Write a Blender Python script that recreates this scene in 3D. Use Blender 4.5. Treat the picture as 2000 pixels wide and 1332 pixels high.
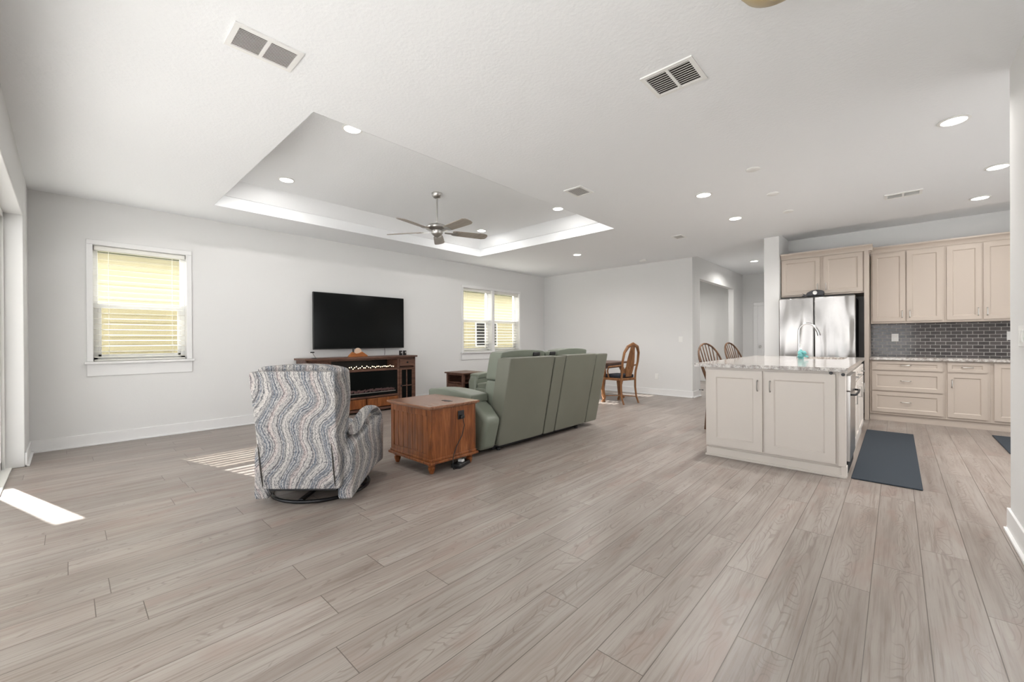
import bpy, bmesh, math, random
from mathutils import Vector, Matrix
random.seed(7)
R = math.radians
for o in list(bpy.data.objects): bpy.data.objects.remove(o)
S = bpy.context.scene
COL = S.collection

# ------------------------------------------------------------------ camera
CAMZ = 1.195
yaw, pit, rol = R(42.9), R(-0.14), R(-0.32)
F = Vector((-math.sin(yaw)*math.cos(pit), math.cos(yaw)*math.cos(pit), math.sin(pit)))
Rt = Vector((math.cos(yaw), math.sin(yaw), 0)); Up = Rt.cross(F)
R2 = math.cos(rol)*Rt + math.sin(rol)*Up; U2 = -math.sin(rol)*Rt + math.cos(rol)*Up
cd = bpy.data.cameras.new('camera'); cam = bpy.data.objects.new('camera', cd); COL.objects.link(cam)
cam.matrix_world = Matrix.Translation((0, 0, CAMZ)) @ Matrix((R2, U2, -F)).transposed().to_4x4()
cd.sensor_width = 36; cd.lens = 808/2000*36; cd.clip_start = 0.02; cd.clip_end = 200
S.camera = cam

# ------------------------------------------------------------------ world, sun, exposure
S.view_settings.view_transform = 'Standard'; S.view_settings.look = 'None'
S.view_settings.gamma = 1; S.view_settings.use_curve_mapping = False
S.view_settings.exposure = 1.08
W = bpy.data.worlds.new('world'); S.world = W; W.use_nodes = True
wn = W.node_tree.nodes; wl = W.node_tree.links
bg = wn['Background']; bg.inputs['Color'].default_value = (0.97, 0.98, 1.0, 1); bg.inputs['Strength'].default_value = 2.05
sd = bpy.data.lights.new('sun', 'SUN'); sd.energy = 12; sd.angle = R(0.5); sd.color = (1, .985, .95)
sun = bpy.data.objects.new('sun', sd); COL.objects.link(sun)
SUNDIR = Vector((1.39, .42, -.97)).normalized()
sun.rotation_euler = SUNDIR.to_track_quat('-Z', 'Y').to_euler(); sun.location = (-20, -6, 14)
def portal(name, loc, rot, sx, sy):
    l = bpy.data.lights.new(name, 'AREA'); l.shape = 'RECTANGLE'; l.size = sx; l.size_y = sy; l.cycles.is_portal = True
    o = bpy.data.objects.new(name, l); COL.objects.link(o); o.location = loc; o.rotation_euler = rot
portal('daylight_portal_slider', (-2.85, -.6, 1.2), (R(90), 0, 0), 6.6, 2.4)
portal('daylight_portal_window', (-7.1, .64, 1.65), (0, R(-90), 0), 1.4, .9)
portal('daylight_portal_window', (-7.1, 6.72, 1.65), (0, R(-90), 0), 1.4, 1.8)
portal('daylight_portal_side_room', (-5.09, 12.55, 1.45), (R(-90), 0, 0), 1.5, 1.9)
portal('daylight_portal_kitchen', (3.4, 5.4, 1.28), (0, R(90), 0), 2.33, 2.6)
H = 2.85          # ceiling
LAMP = 11.5        # watts of each recessed lamp

# ------------------------------------------------------------------ materials
def mat(name, col=(.8, .8, .8), rough=.5, metal=0, spec=.5, **k):
    m = bpy.data.materials.new(name); m.use_nodes = True
    b = m.node_tree.nodes['Principled BSDF']
    b.inputs['Base Color'].default_value = (*col, 1); b.inputs['Roughness'].default_value = rough
    b.inputs['Metallic'].default_value = metal; b.inputs['Specular IOR Level'].default_value = spec
    for n, v in k.items(): b.inputs[n.replace('_', ' ')].default_value = v
    return m
class N:
    def __init__(s, m): s.m = m; s.t = m.node_tree; s.b = s.t.nodes['Principled BSDF']
    def n(s, ty, **k):
        x = s.t.nodes.new(ty)
        for a, v in k.items(): setattr(x, a, v)
        return x
    def l(s, a, b): s.t.links.new(a, b)
    def val(s, x, v):
        if hasattr(v, 'links') or isinstance(v, bpy.types.NodeSocket): s.l(v, x)
        else: x.default_value = v
    def math(s, op, a, b=0.0, c=0.0):
        x = s.n('ShaderNodeMath', operation=op); s.val(x.inputs[0], a); s.val(x.inputs[1], b); s.val(x.inputs[2], c); return x.outputs[0]
    def mix(s, f, a, b, bt='MIX'):
        x = s.n('ShaderNodeMix', data_type='RGBA', blend_type=bt); s.val(x.inputs[0], f)
        s.val(x.inputs[6], a if not isinstance(a, tuple) else (*a, 1)); s.val(x.inputs[7], b if not isinstance(b, tuple) else (*b, 1)); return x.outputs[2]
    def ramp(s, f, stops, interp='LINEAR'):
        x = s.n('ShaderNodeValToRGB'); r = x.color_ramp; r.interpolation = interp
        while len(r.elements) < len(stops): r.elements.new(.5)
        for e, (p, c) in zip(r.elements, stops): e.position = p; e.color = (*c, 1) if isinstance(c, tuple) else (c, c, c, 1)
        s.l(f, x.inputs[0]); return x.outputs[0]
    def noise(s, vec, scale, detail=2, rough=.5, dist=0):
        x = s.n('ShaderNodeTexNoise'); x.inputs['Scale'].default_value = scale; x.inputs['Detail'].default_value = detail
        x.inputs['Roughness'].default_value = rough; x.inputs['Distortion'].default_value = dist
        if vec is not None: s.l(vec, x.inputs['Vector'])
        return x.outputs[0]
    def obj(s): return s.n('ShaderNodeTexCoord').outputs['Object']
    def map(s, vec, sc=(1, 1, 1), loc=(0, 0, 0), rot=(0, 0, 0)):
        x = s.n('ShaderNodeMapping'); s.l(vec, x.inputs[0]); x.inputs['Scale'].default_value = sc; x.inputs['Location'].default_value = loc; x.inputs['Rotation'].default_value = rot; return x.outputs[0]
    def bump(s, h, st=.2, d=.01):
        x = s.n('ShaderNodeBump'); x.inputs['Strength'].default_value = st; x.inputs['Distance'].default_value = d; s.l(h, x.inputs['Height']); s.l(x.outputs[0], s.b.inputs['Normal'])
    def col(s, c): s.l(c, s.b.inputs['Base Color'])
M = {}
def plaster(name, col, st):
    m = mat(name, col, .85, spec=.2); n = N(m); n.bump(n.noise(n.obj(), 45, 3, .6), st, .004); return m
M['wall'] = plaster('wall_paint', (.75, .75, .745), .12)
M['ceil'] = plaster('ceiling_knockdown', (.87, .885, .90), .45)
M['trim'] = mat('trim_white', (.81, .81, .81), .45)
M['plastic'] = mat('white_plastic', (.84, .84, .82), .4)
M['vinyl'] = mat('window_vinyl', (.87, .87, .85), .35)
M['blind'] = mat('blind_slat', (.86, .85, .80), .5)
M['black'] = mat('black_plastic', (.012, .012, .013), .4)
M['blackmetal'] = mat('black_metal', (.02, .02, .022), .35, .6)
M['nickel'] = mat('brushed_nickel', (.50, .49, .47), .32, 1)
M['chrome'] = mat('chrome', (.62, .62, .62), .15, 1)
M['gap'] = mat('shadow_gap', (.05, .045, .04), .9)
M['teal'] = mat('teal_scrubber', (.16, .42, .42), .8)
M['darkglass'] = mat('dark_glass', (.006, .007, .007), .12, spec=.14)
M['siding'] = mat('neighbour_siding', (.50, .455, .29), .8)
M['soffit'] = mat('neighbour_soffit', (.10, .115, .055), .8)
M['stucco'] = mat('stucco', (.6, .57, .5), .9)
M['roof'] = mat('shingle', (.12, .11, .1), .9)
M['concrete'] = mat('lanai_paver', (.78, .77, .75), .9)
M['bounce'] = mat('pale_bounce_ground', (.72, .72, .71), .9)  # pale colour of the added bounce ground outdoors
m = M['grass'] = mat('grass', (.16, .17, .12), 1)
# thin architectural glass: real pane, lets daylight through
m = M['glass'] = bpy.data.materials.new('pane_glass'); m.use_nodes = True; t = m.node_tree
for x in list(t.nodes): t.nodes.remove(x)
o_ = t.nodes.new('ShaderNodeOutputMaterial'); tr = t.nodes.new('ShaderNodeBsdfTransparent'); gl = t.nodes.new('ShaderNodeBsdfGlossy'); mx = t.nodes.new('ShaderNodeMixShader')
tr.inputs[0].default_value = (.93, .93, .93, 1); gl.inputs['Roughness'].default_value = .02; mx.inputs[0].default_value = .06
t.links.new(tr.outputs[0], mx.inputs[1]); t.links.new(gl.outputs[0], mx.inputs[2]); t.links.new(mx.outputs[0], o_.inputs[0])
m = M['screen'] = bpy.data.materials.new('insect_mesh'); m.use_nodes = True; t = m.node_tree
for x in list(t.nodes): t.nodes.remove(x)
o_ = t.nodes.new('ShaderNodeOutputMaterial'); tr = t.nodes.new('ShaderNodeBsdfTransparent'); tr.inputs[0].default_value = (.80, .79, .76, 1); t.links.new(tr.outputs[0], o_.inputs[0])
def emis(name, col, st):
    m = mat(name, col); b = m.node_tree.nodes['Principled BSDF']; b.inputs['Emission Color'].default_value = (*col, 1); b.inputs['Emission Strength'].default_value = st; return m
M['lens'] = emis('lamp_lens', (1, .97, .92), 6)
M['fairy'] = emis('string_light', (1, .78, .5), 3)
def wood(name, c1, c2, c3, axis=2, sc=1.0, rough=.4, spec=.4):
    m = mat(name, c2, rough, spec=spec); n = N(m); v = n.obj()
    s = [9*sc]*3; s[axis] = .9*sc
    a = n.noise(n.map(v, tuple(s)), 2.2, 5, .65, 1.2)
    s2 = [60*sc]*3; s2[axis] = 2.5*sc
    g = n.noise(n.map(v, tuple(s2)), 2, 2, .5)
    c = n.ramp(a, [(.3, c1), (.5, c2), (.72, c3)])
    c = n.mix(n.math('MULTIPLY', g, .35), c, c1); n.col(c); return m
M['chestwood'] = wood('cherry_wood', (.075, .018, .004), (.235, .072, .018), (.40, .15, .05), 2)
M['chesttop'] = wood('cherry_wood_top', (.16, .065, .03), (.25, .12, .07), (.34, .18, .11), 0, rough=.25)
M['standwood'] = wood('walnut_wood', (.055, .025, .017), (.13, .062, .042), (.24, .125, .085), 1)
M['oak'] = wood('golden_oak', (.13, .05, .018), (.27, .12, .045), (.40, .20, .09), 2)
M['darkoak'] = wood('brown_oak', (.045, .022, .011), (.12, .06, .032), (.28, .16, .095), 2)
M['bladewood'] = wood('fan_blade_wood', (.26, .22, .18), (.34, .30, .26), (.40, .36, .31), 0)
M['tablewood'] = wood('table_wood', (.05, .02, .012), (.11, .045, .025), (.18, .08, .045), 1)
M['orangewood'] = wood('orange_wood', (.25, .07, .015), (.42, .14, .035), (.5, .2, .06), 1)
# cabinet paint
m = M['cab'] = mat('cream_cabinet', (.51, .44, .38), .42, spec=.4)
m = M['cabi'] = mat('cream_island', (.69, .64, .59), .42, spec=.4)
# leather
m = M['leather'] = mat('sage_leather', (.16, .165, .13), .36, spec=.45); n = N(m); v = n.obj()
n.col(n.mix(n.noise(v, 3, 3), (.15, .152, .12), (.18, .185, .15))); n.bump(n.noise(v, 120, 3, .6), .12, .004)
m = M['leather2'] = mat('sage_leather_front', (.185, .205, .165), .4, spec=.45); n = N(m); n.bump(n.noise(n.obj(), 110, 3, .6), .12, .004)
# recliner weave: wavy coloured bands with speckle
m = M['weave'] = mat('wavy_weave', (.5, .5, .5), .95, spec=.1); n = N(m); v = n.obj()
sp = n.n('ShaderNodeSeparateXYZ'); n.l(v, sp.inputs[0]); X, Y, Z = sp.outputs
u = n.math('ADD', X, n.math('MULTIPLY', Y, .75))
ph = n.math('ADD', n.math('MULTIPLY', Z, 14.6), n.math('MULTIPLY', u, 2.5))
wv = n.math('MULTIPLY', n.math('SINE', ph), .042)
wv2 = n.math('MULTIPLY', Z, -.16)
ww = n.math('MULTIPLY', n.math('SUBTRACT', n.noise(v, 4.5, 2), .5), .10)
tt = n.math('ADD', n.math('ADD', n.math('ADD', u, wv), wv2), ww)
fine = n.math('MULTIPLY', n.math('SUBTRACT', n.noise(v, 90, 2, .7), .5), .022)
t2 = n.math('ADD', tt, fine)
band = n.math('FRACT', n.math('MULTIPLY', t2, 4.3))
cr, gy, bl, pk, dk = (.50, .475, .45), (.24, .235, .23), (.13, .155, .19), (.36, .28, .27), (.08, .08, .09)
c = n.ramp(band, [(0, cr), (.12, gy), (.22, bl), (.34, bl), (.42, gy), (.5, pk), (.6, cr), (.68, gy), (.75, dk), (.8, bl), (.9, gy), (.97, cr)])
ln = n.math('FRACT', n.math('MULTIPLY', t2, 52))
c = n.mix(n.ramp(ln, [(.0, .9), (.2, .5), (.36, 0.0), (.6, 0.0), (.8, .5), (.92, .5), (1, 0.0)]), c, (.55, .52, .5))
cmb = n.n('ShaderNodeCombineXYZ'); n.l(n.math('MULTIPLY', tt, 1.0), cmb.inputs[0]); n.l(Y, cmb.inputs[1]); n.l(n.math('MULTIPLY', Z, .45), cmb.inputs[2])
spk = n.noise(cmb.outputs[0], 150, 2, .8)
dl_ = n.math('FRACT', n.math('ADD', n.math('MULTIPLY', t2, 31.0), .4)); c = n.mix(n.ramp(dl_, [(0, .85), (.14, .6), (.24, 0.0), (1, 0.0)]), c, (.09, .095, .11))
c = n.mix(n.ramp(spk, [(.36, .8), (.48, 0.0), (1, 0.0)]), c, (.07, .075, .09))
c = n.mix(n.ramp(spk, [(.0, 0.0), (.56, 0.0), (.66, .6)]), c, (.58, .56, .54))
n.col(c); n.bump(spk, .5, .004)
M['armlining'] = mat('arm_lining_taupe', (.27, .24, .22), .9)
# granite
def granite(name):
    m = mat(name, (.5, .5, .5), .12, spec=.5); n = N(m); v = n.obj()
    a = n.noise(v, 28, 4, .7); b = n.noise(v, 95, 3, .7)
    c = n.ramp(a, [(.3, (.16, .13, .12)), (.45, (.36, .32, .29)), (.55, (.55, .52, .49)), (.72, (.70, .68, .65))])
    c = n.mix(n.ramp(b, [(.36, .8), (.46, 0.0), (1, 0.0)]), c, (.08, .07, .07)); n.col(c); return m
M['granite'] = granite('granite')
# stainless with gently wavy reflection
m = M['steel'] = mat('stainless', (.37, .355, .34), .2, 1); n = N(m)
n.bump(n.noise(n.map(n.obj(), (2.6, 1, .55)), 1.6, 1, .4), .9, .07)
M['steel2'] = mat('stainless_plain', (.5, .49, .48), .28, 1)
M['fridgeside'] = mat('fridge_side', (.05, .05, .055), .5)
m = M['mat'] = mat('blue_mat', (.045, .055, .068), .85, spec=.2); n = N(m); n.bump(n.noise(n.obj(), 220, 2), .3, .002)
M['seatpad'] = mat('navy_seat_pad', (.02, .025, .035), .9)
M['amber'] = mat('amber_glass', (.62, .50, .28), .3, Transmission_Weight=.3)
M['steelfig'] = mat('dark_ornament', (.03, .03, .035), .35, .3)
# backsplash
m = M['tile'] = mat('grey_glass_tile', (.12, .11, .11), .08, spec=.5); n = N(m)
bk = n.n('ShaderNodeTexBrick'); n.l(n.map(n.obj(), (1, 1, 1), rot=(R(90), 0, 0)), bk.inputs['Vector'])
bk.inputs['Scale'].default_value = 1; bk.inputs['Brick Width'].default_value = .104; bk.inputs['Row Height'].default_value = .0495
bk.inputs['Mortar Size'].default_value = .0035; bk.inputs['Mortar Smooth'].default_value = .2; bk.offset = .5
bk.inputs['Color1'].default_value = (.052, .046, .046, 1); bk.inputs['Color2'].default_value = (.10, .088, .086, 1); bk.inputs['Mortar'].default_value = (.46, .44, .42, 1)
n.col(bk.outputs[0]); n.l(n.math('ADD', n.math('MULTIPLY', bk.outputs[1], .6), .1), n.b.inputs['Roughness'])
n.bump(n.math('SUBTRACT', 1.0, bk.outputs[1]), .6, .004)
# floor planks: uses plank UV (metres) and per-plank attribute
m = M['floor'] = mat('grey_plank_tile', (.4, .35, .32), .42, spec=.5); n = N(m)
uv = n.n('ShaderNodeUVMap', uv_map='plank').outputs[0]; at = n.n('ShaderNodeAttribute', attribute_name='rnd'); rnd = at.outputs['Fac']
sp = n.n('ShaderNodeSeparateXYZ'); n.l(uv, sp.inputs[0]); U, V = sp.outputs[0], sp.outputs[1]
cmb = n.n('ShaderNodeCombineXYZ'); n.l(n.math('ADD', U, n.math('MULTIPLY', rnd, 37.0)), cmb.inputs[0]); n.l(n.math('ADD', V, n.math('MULTIPLY', rnd, 91.0)), cmb.inputs[1]); n.l(n.math('MULTIPLY', rnd, 13.0), cmb.inputs[2]); pv = cmb.outputs[0]
big = n.noise(n.map(pv, (9, 1.1, 1)), 1.0, 3, .55, .4)
streak = n.noise(n.map(pv, (70, 2.2, 1)), 1.0, 4, .65)
# cathedral grain: rings about the plank's wandering heart line
cen = n.math('SUBTRACT', U, n.math('ADD', .06, n.math('MULTIPLY', rnd, .07)))
wob = n.noise(n.map(pv, (4.5, 1.5, 1)), 1.0, 2, .5, .35)
fld = n.math('ADD', n.math('MULTIPLY', n.math('ABSOLUTE', cen), 7.0), n.math('MULTIPLY', wob, 4.6))
ring = n.math('SINE', n.math('MULTIPLY', fld, 30.0))
heart = n.ramp(n.math('ABSOLUTE', n.math('ADD', cen, n.math('MULTIPLY', n.math('SUBTRACT', wob, .5), .12))), [(0, 1.0), (.018, .8), (.05, 0.0), (1, 0.0)])
blot = n.noise(n.map(pv, (6, 1.6, 1), loc=(5, 3, 1)), 1.0, 3, .6, .6)
base = n.ramp(big, [(.25, (0.227, 0.188, 0.165)), (.45, (0.290, 0.250, 0.223)), (.6, (0.321, 0.285, 0.257)), (.78, (0.358, 0.322, 0.295))])
base = n.mix(n.ramp(streak, [(.30, .8), (.5, 0.0), (1, 0.0)]), base, (0.179, 0.138, 0.117))
base = n.mix(n.ramp(streak, [(0, 0.0), (.55, 0.0), (.72, .35)]), base, (0.413, 0.375, 0.343))
base = n.mix(n.ramp(blot, [(0, 0.0), (.55, 0.0), (.72, .5)]), base, (.27, .185, .155))
rl = n.ramp(ring, [(0, 0.0), (.72, 0.0), (.95, 1.0)])
base = n.mix(n.math('MULTIPLY', n.math('MULTIPLY', rl, heart), .45), base, (.13, .095, .08))
tone = n.math('ADD', .91, n.math('MULTIPLY', n.math('FRACT', n.math('MULTIPLY', rnd, 7.31)), .18))
hs = n.n('ShaderNodeHueSaturation'); n.l(base, hs.inputs['Color']); n.l(tone, hs.inputs['Value']); base = hs.outputs[0]
du = n.math('MINIMUM', U, n.math('SUBTRACT', .189, U))
at2 = n.n('ShaderNodeAttribute', attribute_name='len'); dv = n.math('MINIMUM', V, n.math('SUBTRACT', at2.outputs['Fac'], V))
dd = n.math('MINIMUM', du, dv)
gr = n.ramp(n.math('MULTIPLY', dd, 100.0), [(0, 1.0), (.10, 1.0), (.22, 0.0), (1, 0.0)])
n.col(n.mix(gr, base, (.10, .078, .066)))
n.l(n.math('ADD', .27, n.math('MULTIPLY', streak, .18)), n.b.inputs['Roughness'])
n.bump(n.math('SUBTRACT', n.math('MULTIPLY', streak, .25), gr), .25, .002)

# ------------------------------------------------------------------ geometry helpers
def link(name, me, m, parent=None, smooth=40):
    o = bpy.data.objects.new(name, me); COL.objects.link(o); me.materials.append(m)
    if parent is not None: o.parent = parent
    if smooth:
        for p in me.polygons: p.use_smooth = True
        me.set_sharp_from_angle(angle=R(smooth))
    return o
class MB:
    def __init__(s): s.bm = bmesh.new()
    def box(s, x0, x1, y0, y1, z0, z1, mtx=None):
        if x0 > x1: x0, x1 = x1, x0
        if y0 > y1: y0, y1 = y1, y0
        if z0 > z1: z0, z1 = z1, z0
        v = [s.bm.verts.new(p) for p in ((x0,y0,z0),(x1,y0,z0),(x1,y1,z0),(x0,y1,z0),(x0,y0,z1),(x1,y0,z1),(x1,y1,z1),(x0,y1,z1))]
        if mtx:
            for a in v: a.co = mtx @ a.co
        for f in ((3,2,1,0),(4,5,6,7),(0,1,5,4),(1,2,6,5),(2,3,7,6),(3,0,4,7)): s.bm.faces.new([v[i] for i in f])
        return s
    def prism(s, pts, a0, a1, axis='x'):
        def P(p, a):
            return (a, p[0], p[1]) if axis == 'x' else ((p[0], a, p[1]) if axis == 'y' else (p[0], p[1], a))
        A = [s.bm.verts.new(P(p, a0)) for p in pts]; B = [s.bm.verts.new(P(p, a1)) for p in pts]; n_ = len(pts)
        s.bm.faces.new(A); s.bm.faces.new(B[::-1])
        for i in range(n_): s.bm.faces.new((A[i], B[i], B[(i+1) % n_], A[(i+1) % n_]))
        return s
    def lathe(s, prof, c=(0, 0, 0), seg=24, axis='z', cap=True):
        rings = []
        for r, z in prof:
            ring = []
            for k in range(seg):
                a = 2*math.pi*k/seg
                p = (r*math.cos(a), r*math.sin(a), z)
                if axis == 'x': p = (z, p[0], p[1])
                if axis == 'y': p = (p[0], z, p[1])
                ring.append(s.bm.verts.new((c[0]+p[0], c[1]+p[1], c[2]+p[2])))
            rings.append(ring)
        for a, b in zip(rings, rings[1:]):
            for k in range(seg): s.bm.faces.new((a[k], a[(k+1) % seg], b[(k+1) % seg], b[k]))
        if cap: s.bm.faces.new(rings[0][::-1]); s.bm.faces.new(rings[-1])
        return s
    def tube(s, path, r, seg=10, closed=False):
        P = [Vector(p) for p in path]; n_ = len(P); rr = r if isinstance(r, (list, tuple)) else [r]*n_
        rings = []; up = None
        for i in range(n_):
            if closed: d = P[(i+1) % n_]-P[i-1]
            else: d = P[min(i+1, n_-1)]-P[max(i-1, 0)]
            d.normalize()
            if up is None:
                up = Vector((0, 0, 1)) if abs(d.z) < .9 else Vector((1, 0, 0))
            a = d.cross(up).normalized(); b = a.cross(d).normalized(); up = b
            rings.append([s.bm.verts.new(P[i]+(a*math.cos(2*math.pi*k/seg)+b*math.sin(2*math.pi*k/seg))*rr[i]) for k in range(seg)])
        m_ = n_ if closed else n_-1
        for i in range(m_):
            A, B = rings[i], rings[(i+1) % n_]
            for k in range(seg): s.bm.faces.new((A[k], A[(k+1) % seg], B[(k+1) % seg], B[k]))
        if not closed: s.bm.faces.new(rings[0][::-1]); s.bm.faces.new(rings[-1])
        return s
    def soft(s, x0, x1, y0, y1, z0, z1, r=.04, n=(2, 2, 2), fn=None):
        """box of quads with tight edge loops, for a Subdivision modifier"""
        def ax(a, b, k):
            rr = min(r, (b-a)*.3); L = [a, a+rr] + [a+rr+(b-a-2*rr)*i/k for i in range(1, k)] + [b-rr, b]; return L
        X_, Y_, Z_ = ax(x0, x1, n[0]), ax(y0, y1, n[1]), ax(z0, z1, n[2]); vs = {}
        def V_(i, j, k):
            if (i, j, k) not in vs:
                p = Vector((X_[i], Y_[j], Z_[k]))
                if fn: p = Vector(fn(p))
                vs[(i, j, k)] = s.bm.verts.new(p)
            return vs[(i, j, k)]
        a, b, c = len(X_)-1, len(Y_)-1, len(Z_)-1
        for i in range(a):
            for j in range(b):
                s.bm.faces.new((V_(i,j,0), V_(i,j+1,0), V_(i+1,j+1,0), V_(i+1,j,0))); s.bm.faces.new((V_(i,j,c), V_(i+1,j,c), V_(i+1,j+1,c), V_(i,j+1,c)))
        for i in range(a):
            for k in range(c):
                s.bm.faces.new((V_(i,0,k), V_(i+1,0,k), V_(i+1,0,k+1), V_(i,0,k+1))); s.bm.faces.new((V_(i,b,k), V_(i,b,k+1), V_(i+1,b,k+1), V_(i+1,b,k)))
        for j in range(b):
            for k in range(c):
                s.bm.faces.new((V_(0,j,k), V_(0,j,k+1), V_(0,j+1,k+1), V_(0,j+1,k))); s.bm.faces.new((V_(a,j,k), V_(a,j+1,k), V_(a,j+1,k+1), V_(a,j,k+1)))
        return s
    def build(s, name, m, parent=None, bevel=0, seg=2, sub=0, smooth=40):
        bmesh.ops.recalc_face_normals(s.bm, faces=s.bm.faces)
        me = bpy.data.meshes.new(name); s.bm.to_mesh(me); s.bm.free()
        o = link(name, me, m, parent, 180 if sub else smooth)
        if bevel:
            b = o.modifiers.new('bevel', 'BEVEL'); b.width = bevel; b.segments = seg; b.limit_method = 'ANGLE'; b.angle_limit = R(35)
            b.harden_normals = False
        if sub:
            b = o.modifiers.new('sub', 'SUBSURF'); b.levels = sub; b.render_levels = sub
        return o
def box(name, m, d, parent=None, bevel=0): return MB().box(*d).build(name, m, parent, bevel)
def struct(o): o['kind'] = 'structure'; return o
def thing(name, label, cat, loc=(0, 0, 0), rz=0, group=None):
    o = bpy.data.objects.new(name, None); COL.objects.link(o); o.location = loc; o.rotation_euler = (0, 0, rz); o.empty_display_size = .1
    o['label'] = label; o['category'] = cat
    if group: o['group'] = group
    return o
def tag(o, label, cat, group=None):
    o['label'] = label; o['category'] = cat
    if group: o['group'] = group
    return o
def dup(root, loc, rz=None, label=None, group=None):
    r = root.copy(); COL.objects.link(r); r.location = loc
    if rz is not None: r.rotation_euler = (0, 0, rz)
    if label: r['label'] = label
    if group: r['group'] = group
    def rec(src, dst):
        for ch in list(src.children):
            c_ = ch.copy(); COL.objects.link(c_); c_.parent = dst; rec(ch, c_)
    rec(root, r); return r

# ------------------------------------------------------------------ room shell
XL, YF, YN, XR = -6.84, 8.62, -.28, .515     # left wall, far wall, front (slider) wall, right wall
KX = 3.2                                     # far right kitchen wall
HX0, HX1, HY = -3.02, -1.60, 12.35           # hall beyond
# floor: planks as quads
bm = bmesh.new(); uvl = bm.loops.layers.uv.new('plank'); lr = bm.faces.layers.float.new('rnd'); ll = bm.faces.layers.float.new('len')
w_, L_ = .189, 1.29
known = {0: .325, -1: 1.27, -2: .538, -3: 1.07, -4: .095, -5: .74, -6: .25, 1: .695}
rf = random.Random(11)
for n_ in range(-50, 18):
    xa = -.094+n_*w_; off = known.get(n_, rf.random()*L_)
    k = -3
    while True:
        ya = off+k*L_; k += 1; yb = ya+L_
        if ya > 12.5: break
        if yb < -1.0: continue
        vs = [bm.verts.new(p) for p in ((xa, ya, 0), (xa+w_, ya, 0), (xa+w_, yb, 0), (xa, yb, 0))]
        f = bm.faces.new(vs); f[lr] = rf.random(); f[ll] = L_
        for lp, q in zip(f.loops, ((0, 0), (w_, 0), (w_, L_), (0, L_))): lp[uvl].uv = q
# trim outer bounds: front edge at the slider track, left/right under the walls
for co, no in (((0, -.50, 0), (0, -1, 0)), ((XL-.1, 0, 0), (-1, 0, 0)), ((KX+.05, 0, 0), (1, 0, 0)), ((0, HY+.05, 0), (0, 1, 0))):
    bmesh.ops.bisect_plane(bm, geom=bm.verts[:]+bm.edges[:]+bm.faces[:], plane_co=co, plane_no=no, clear_outer=True)
me = bpy.data.meshes.new('floor'); bm.to_mesh(me); bm.free()
fl = struct(link('floor', me, M['floor'], None, 0))
# walls
def wall_x(name, x0, x1, ya, yb, z0, z1, holes=()):
    """wall slab normal to X between ya..yb with rectangular holes (y0,y1,z0,z1)"""
    b = MB(); y = ya
    for (h0, h1, q0, q1) in sorted(holes):
        b.box(x0, x1, y, h0, z0, z1)
        if q0 > z0: b.box(x0, x1, h0, h1, z0, q0)
        b.box(x0, x1, h0, h1, q1, z1); y = h1
    b.box(x0, x1, y, yb, z0, z1); return struct(b.build(name, M['wall'], smooth=0))
W1 = (.21, 1.075, .97, 2.335); W2a = (5.82, 6.68, .94, 2.335); W2b = (6.76, 7.62, .94, 2.335)
wall_x('wall_left', XL-.2, XL, YN-.28, YF+.2, 0, 3.4, (W1, W2a, W2b))
b = MB(); b.box(XL, HX0, YF, YF+.12, 0, 3.4); struct(b.build('wall_far', M['wall'], bevel=.006))
SL0, SL1, SLZ = -6.15, .45, 2.42
b = MB(); b.box(XL, SL0, -.56, YN, 0, 3.0).box(SL0, SL1, -.56, YN, SLZ, 3.0).box(SL1, XR, -.56, YN, 0, 3.0); struct(b.build('wall_front', M['wall'], bevel=.006))
b = MB(); b.box(XR, XR+.12, -.56, 3.97, 0, 2.95); struct(b.build('wall_right', M['wall'], bevel=.006))
b = MB(); b.box(-1.60, -1.385, 7.84, YF, 0, 2.95).box(-1.60, -1.385, YF, HY, 0, 3.1); struct(b.build('wall_column', M['wall'], bevel=.006))
b = MB(); b.box(-1.385, KX+.1, YF, YF+.12, 0, 3.05); struct(b.build('wall_kitchen', M['wall']))
KW = (4.1, 6.7, .12, 2.45)
wall_x('wall_kitchen_right', KX, KX+.15, 3.85, YF, 0, 3.0, (KW,))
b = MB(); b.box(XR+.12, KX+.15, 3.70, 3.85, 0, 3.0); struct(b.build('wall_kitchen_near', M['wall']))
HO = (9.05, 11.50, 0, 2.46)
wall_x('wall_hall_left', HX0-.12, HX0, YF+.12, HY, 0, 3.1, (HO,))
b = MB(); b.box(-6.2, -5.84, HY, HY+.12, 0, 3.1).box(-4.34, HX1+.2, HY, HY+.12, 0, 3.1).box(-5.84, -4.34, HY, HY+.12, 0, .5).box(-5.84, -4.34, HY, HY+.12, 2.4, 3.1); struct(b.build('wall_hall_end', M['wall']))
b = MB(); b.box(-5.84, -5.79, HY+.03, HY+.09, .5, 2.4).box(-4.39, -4.34, HY+.03, HY+.09, .5, 2.4).box(-5.79, -4.39, HY+.03, HY+.09, .5, .55).box(-5.79, -4.39, HY+.03, HY+.09, 2.35, 2.4)
f = struct(b.build('window_5', M['vinyl'])); box('pane', M['glass'], (-5.79, -4.39, HY+.055, HY+.06, .55, 2.35), f)  # glazing added out of view to light the side room
b = MB(); b.box(-6.2, -6.08, YF+.12, HY, 0, 3.1); struct(b.build('wall_side_room', M['wall']))
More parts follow.
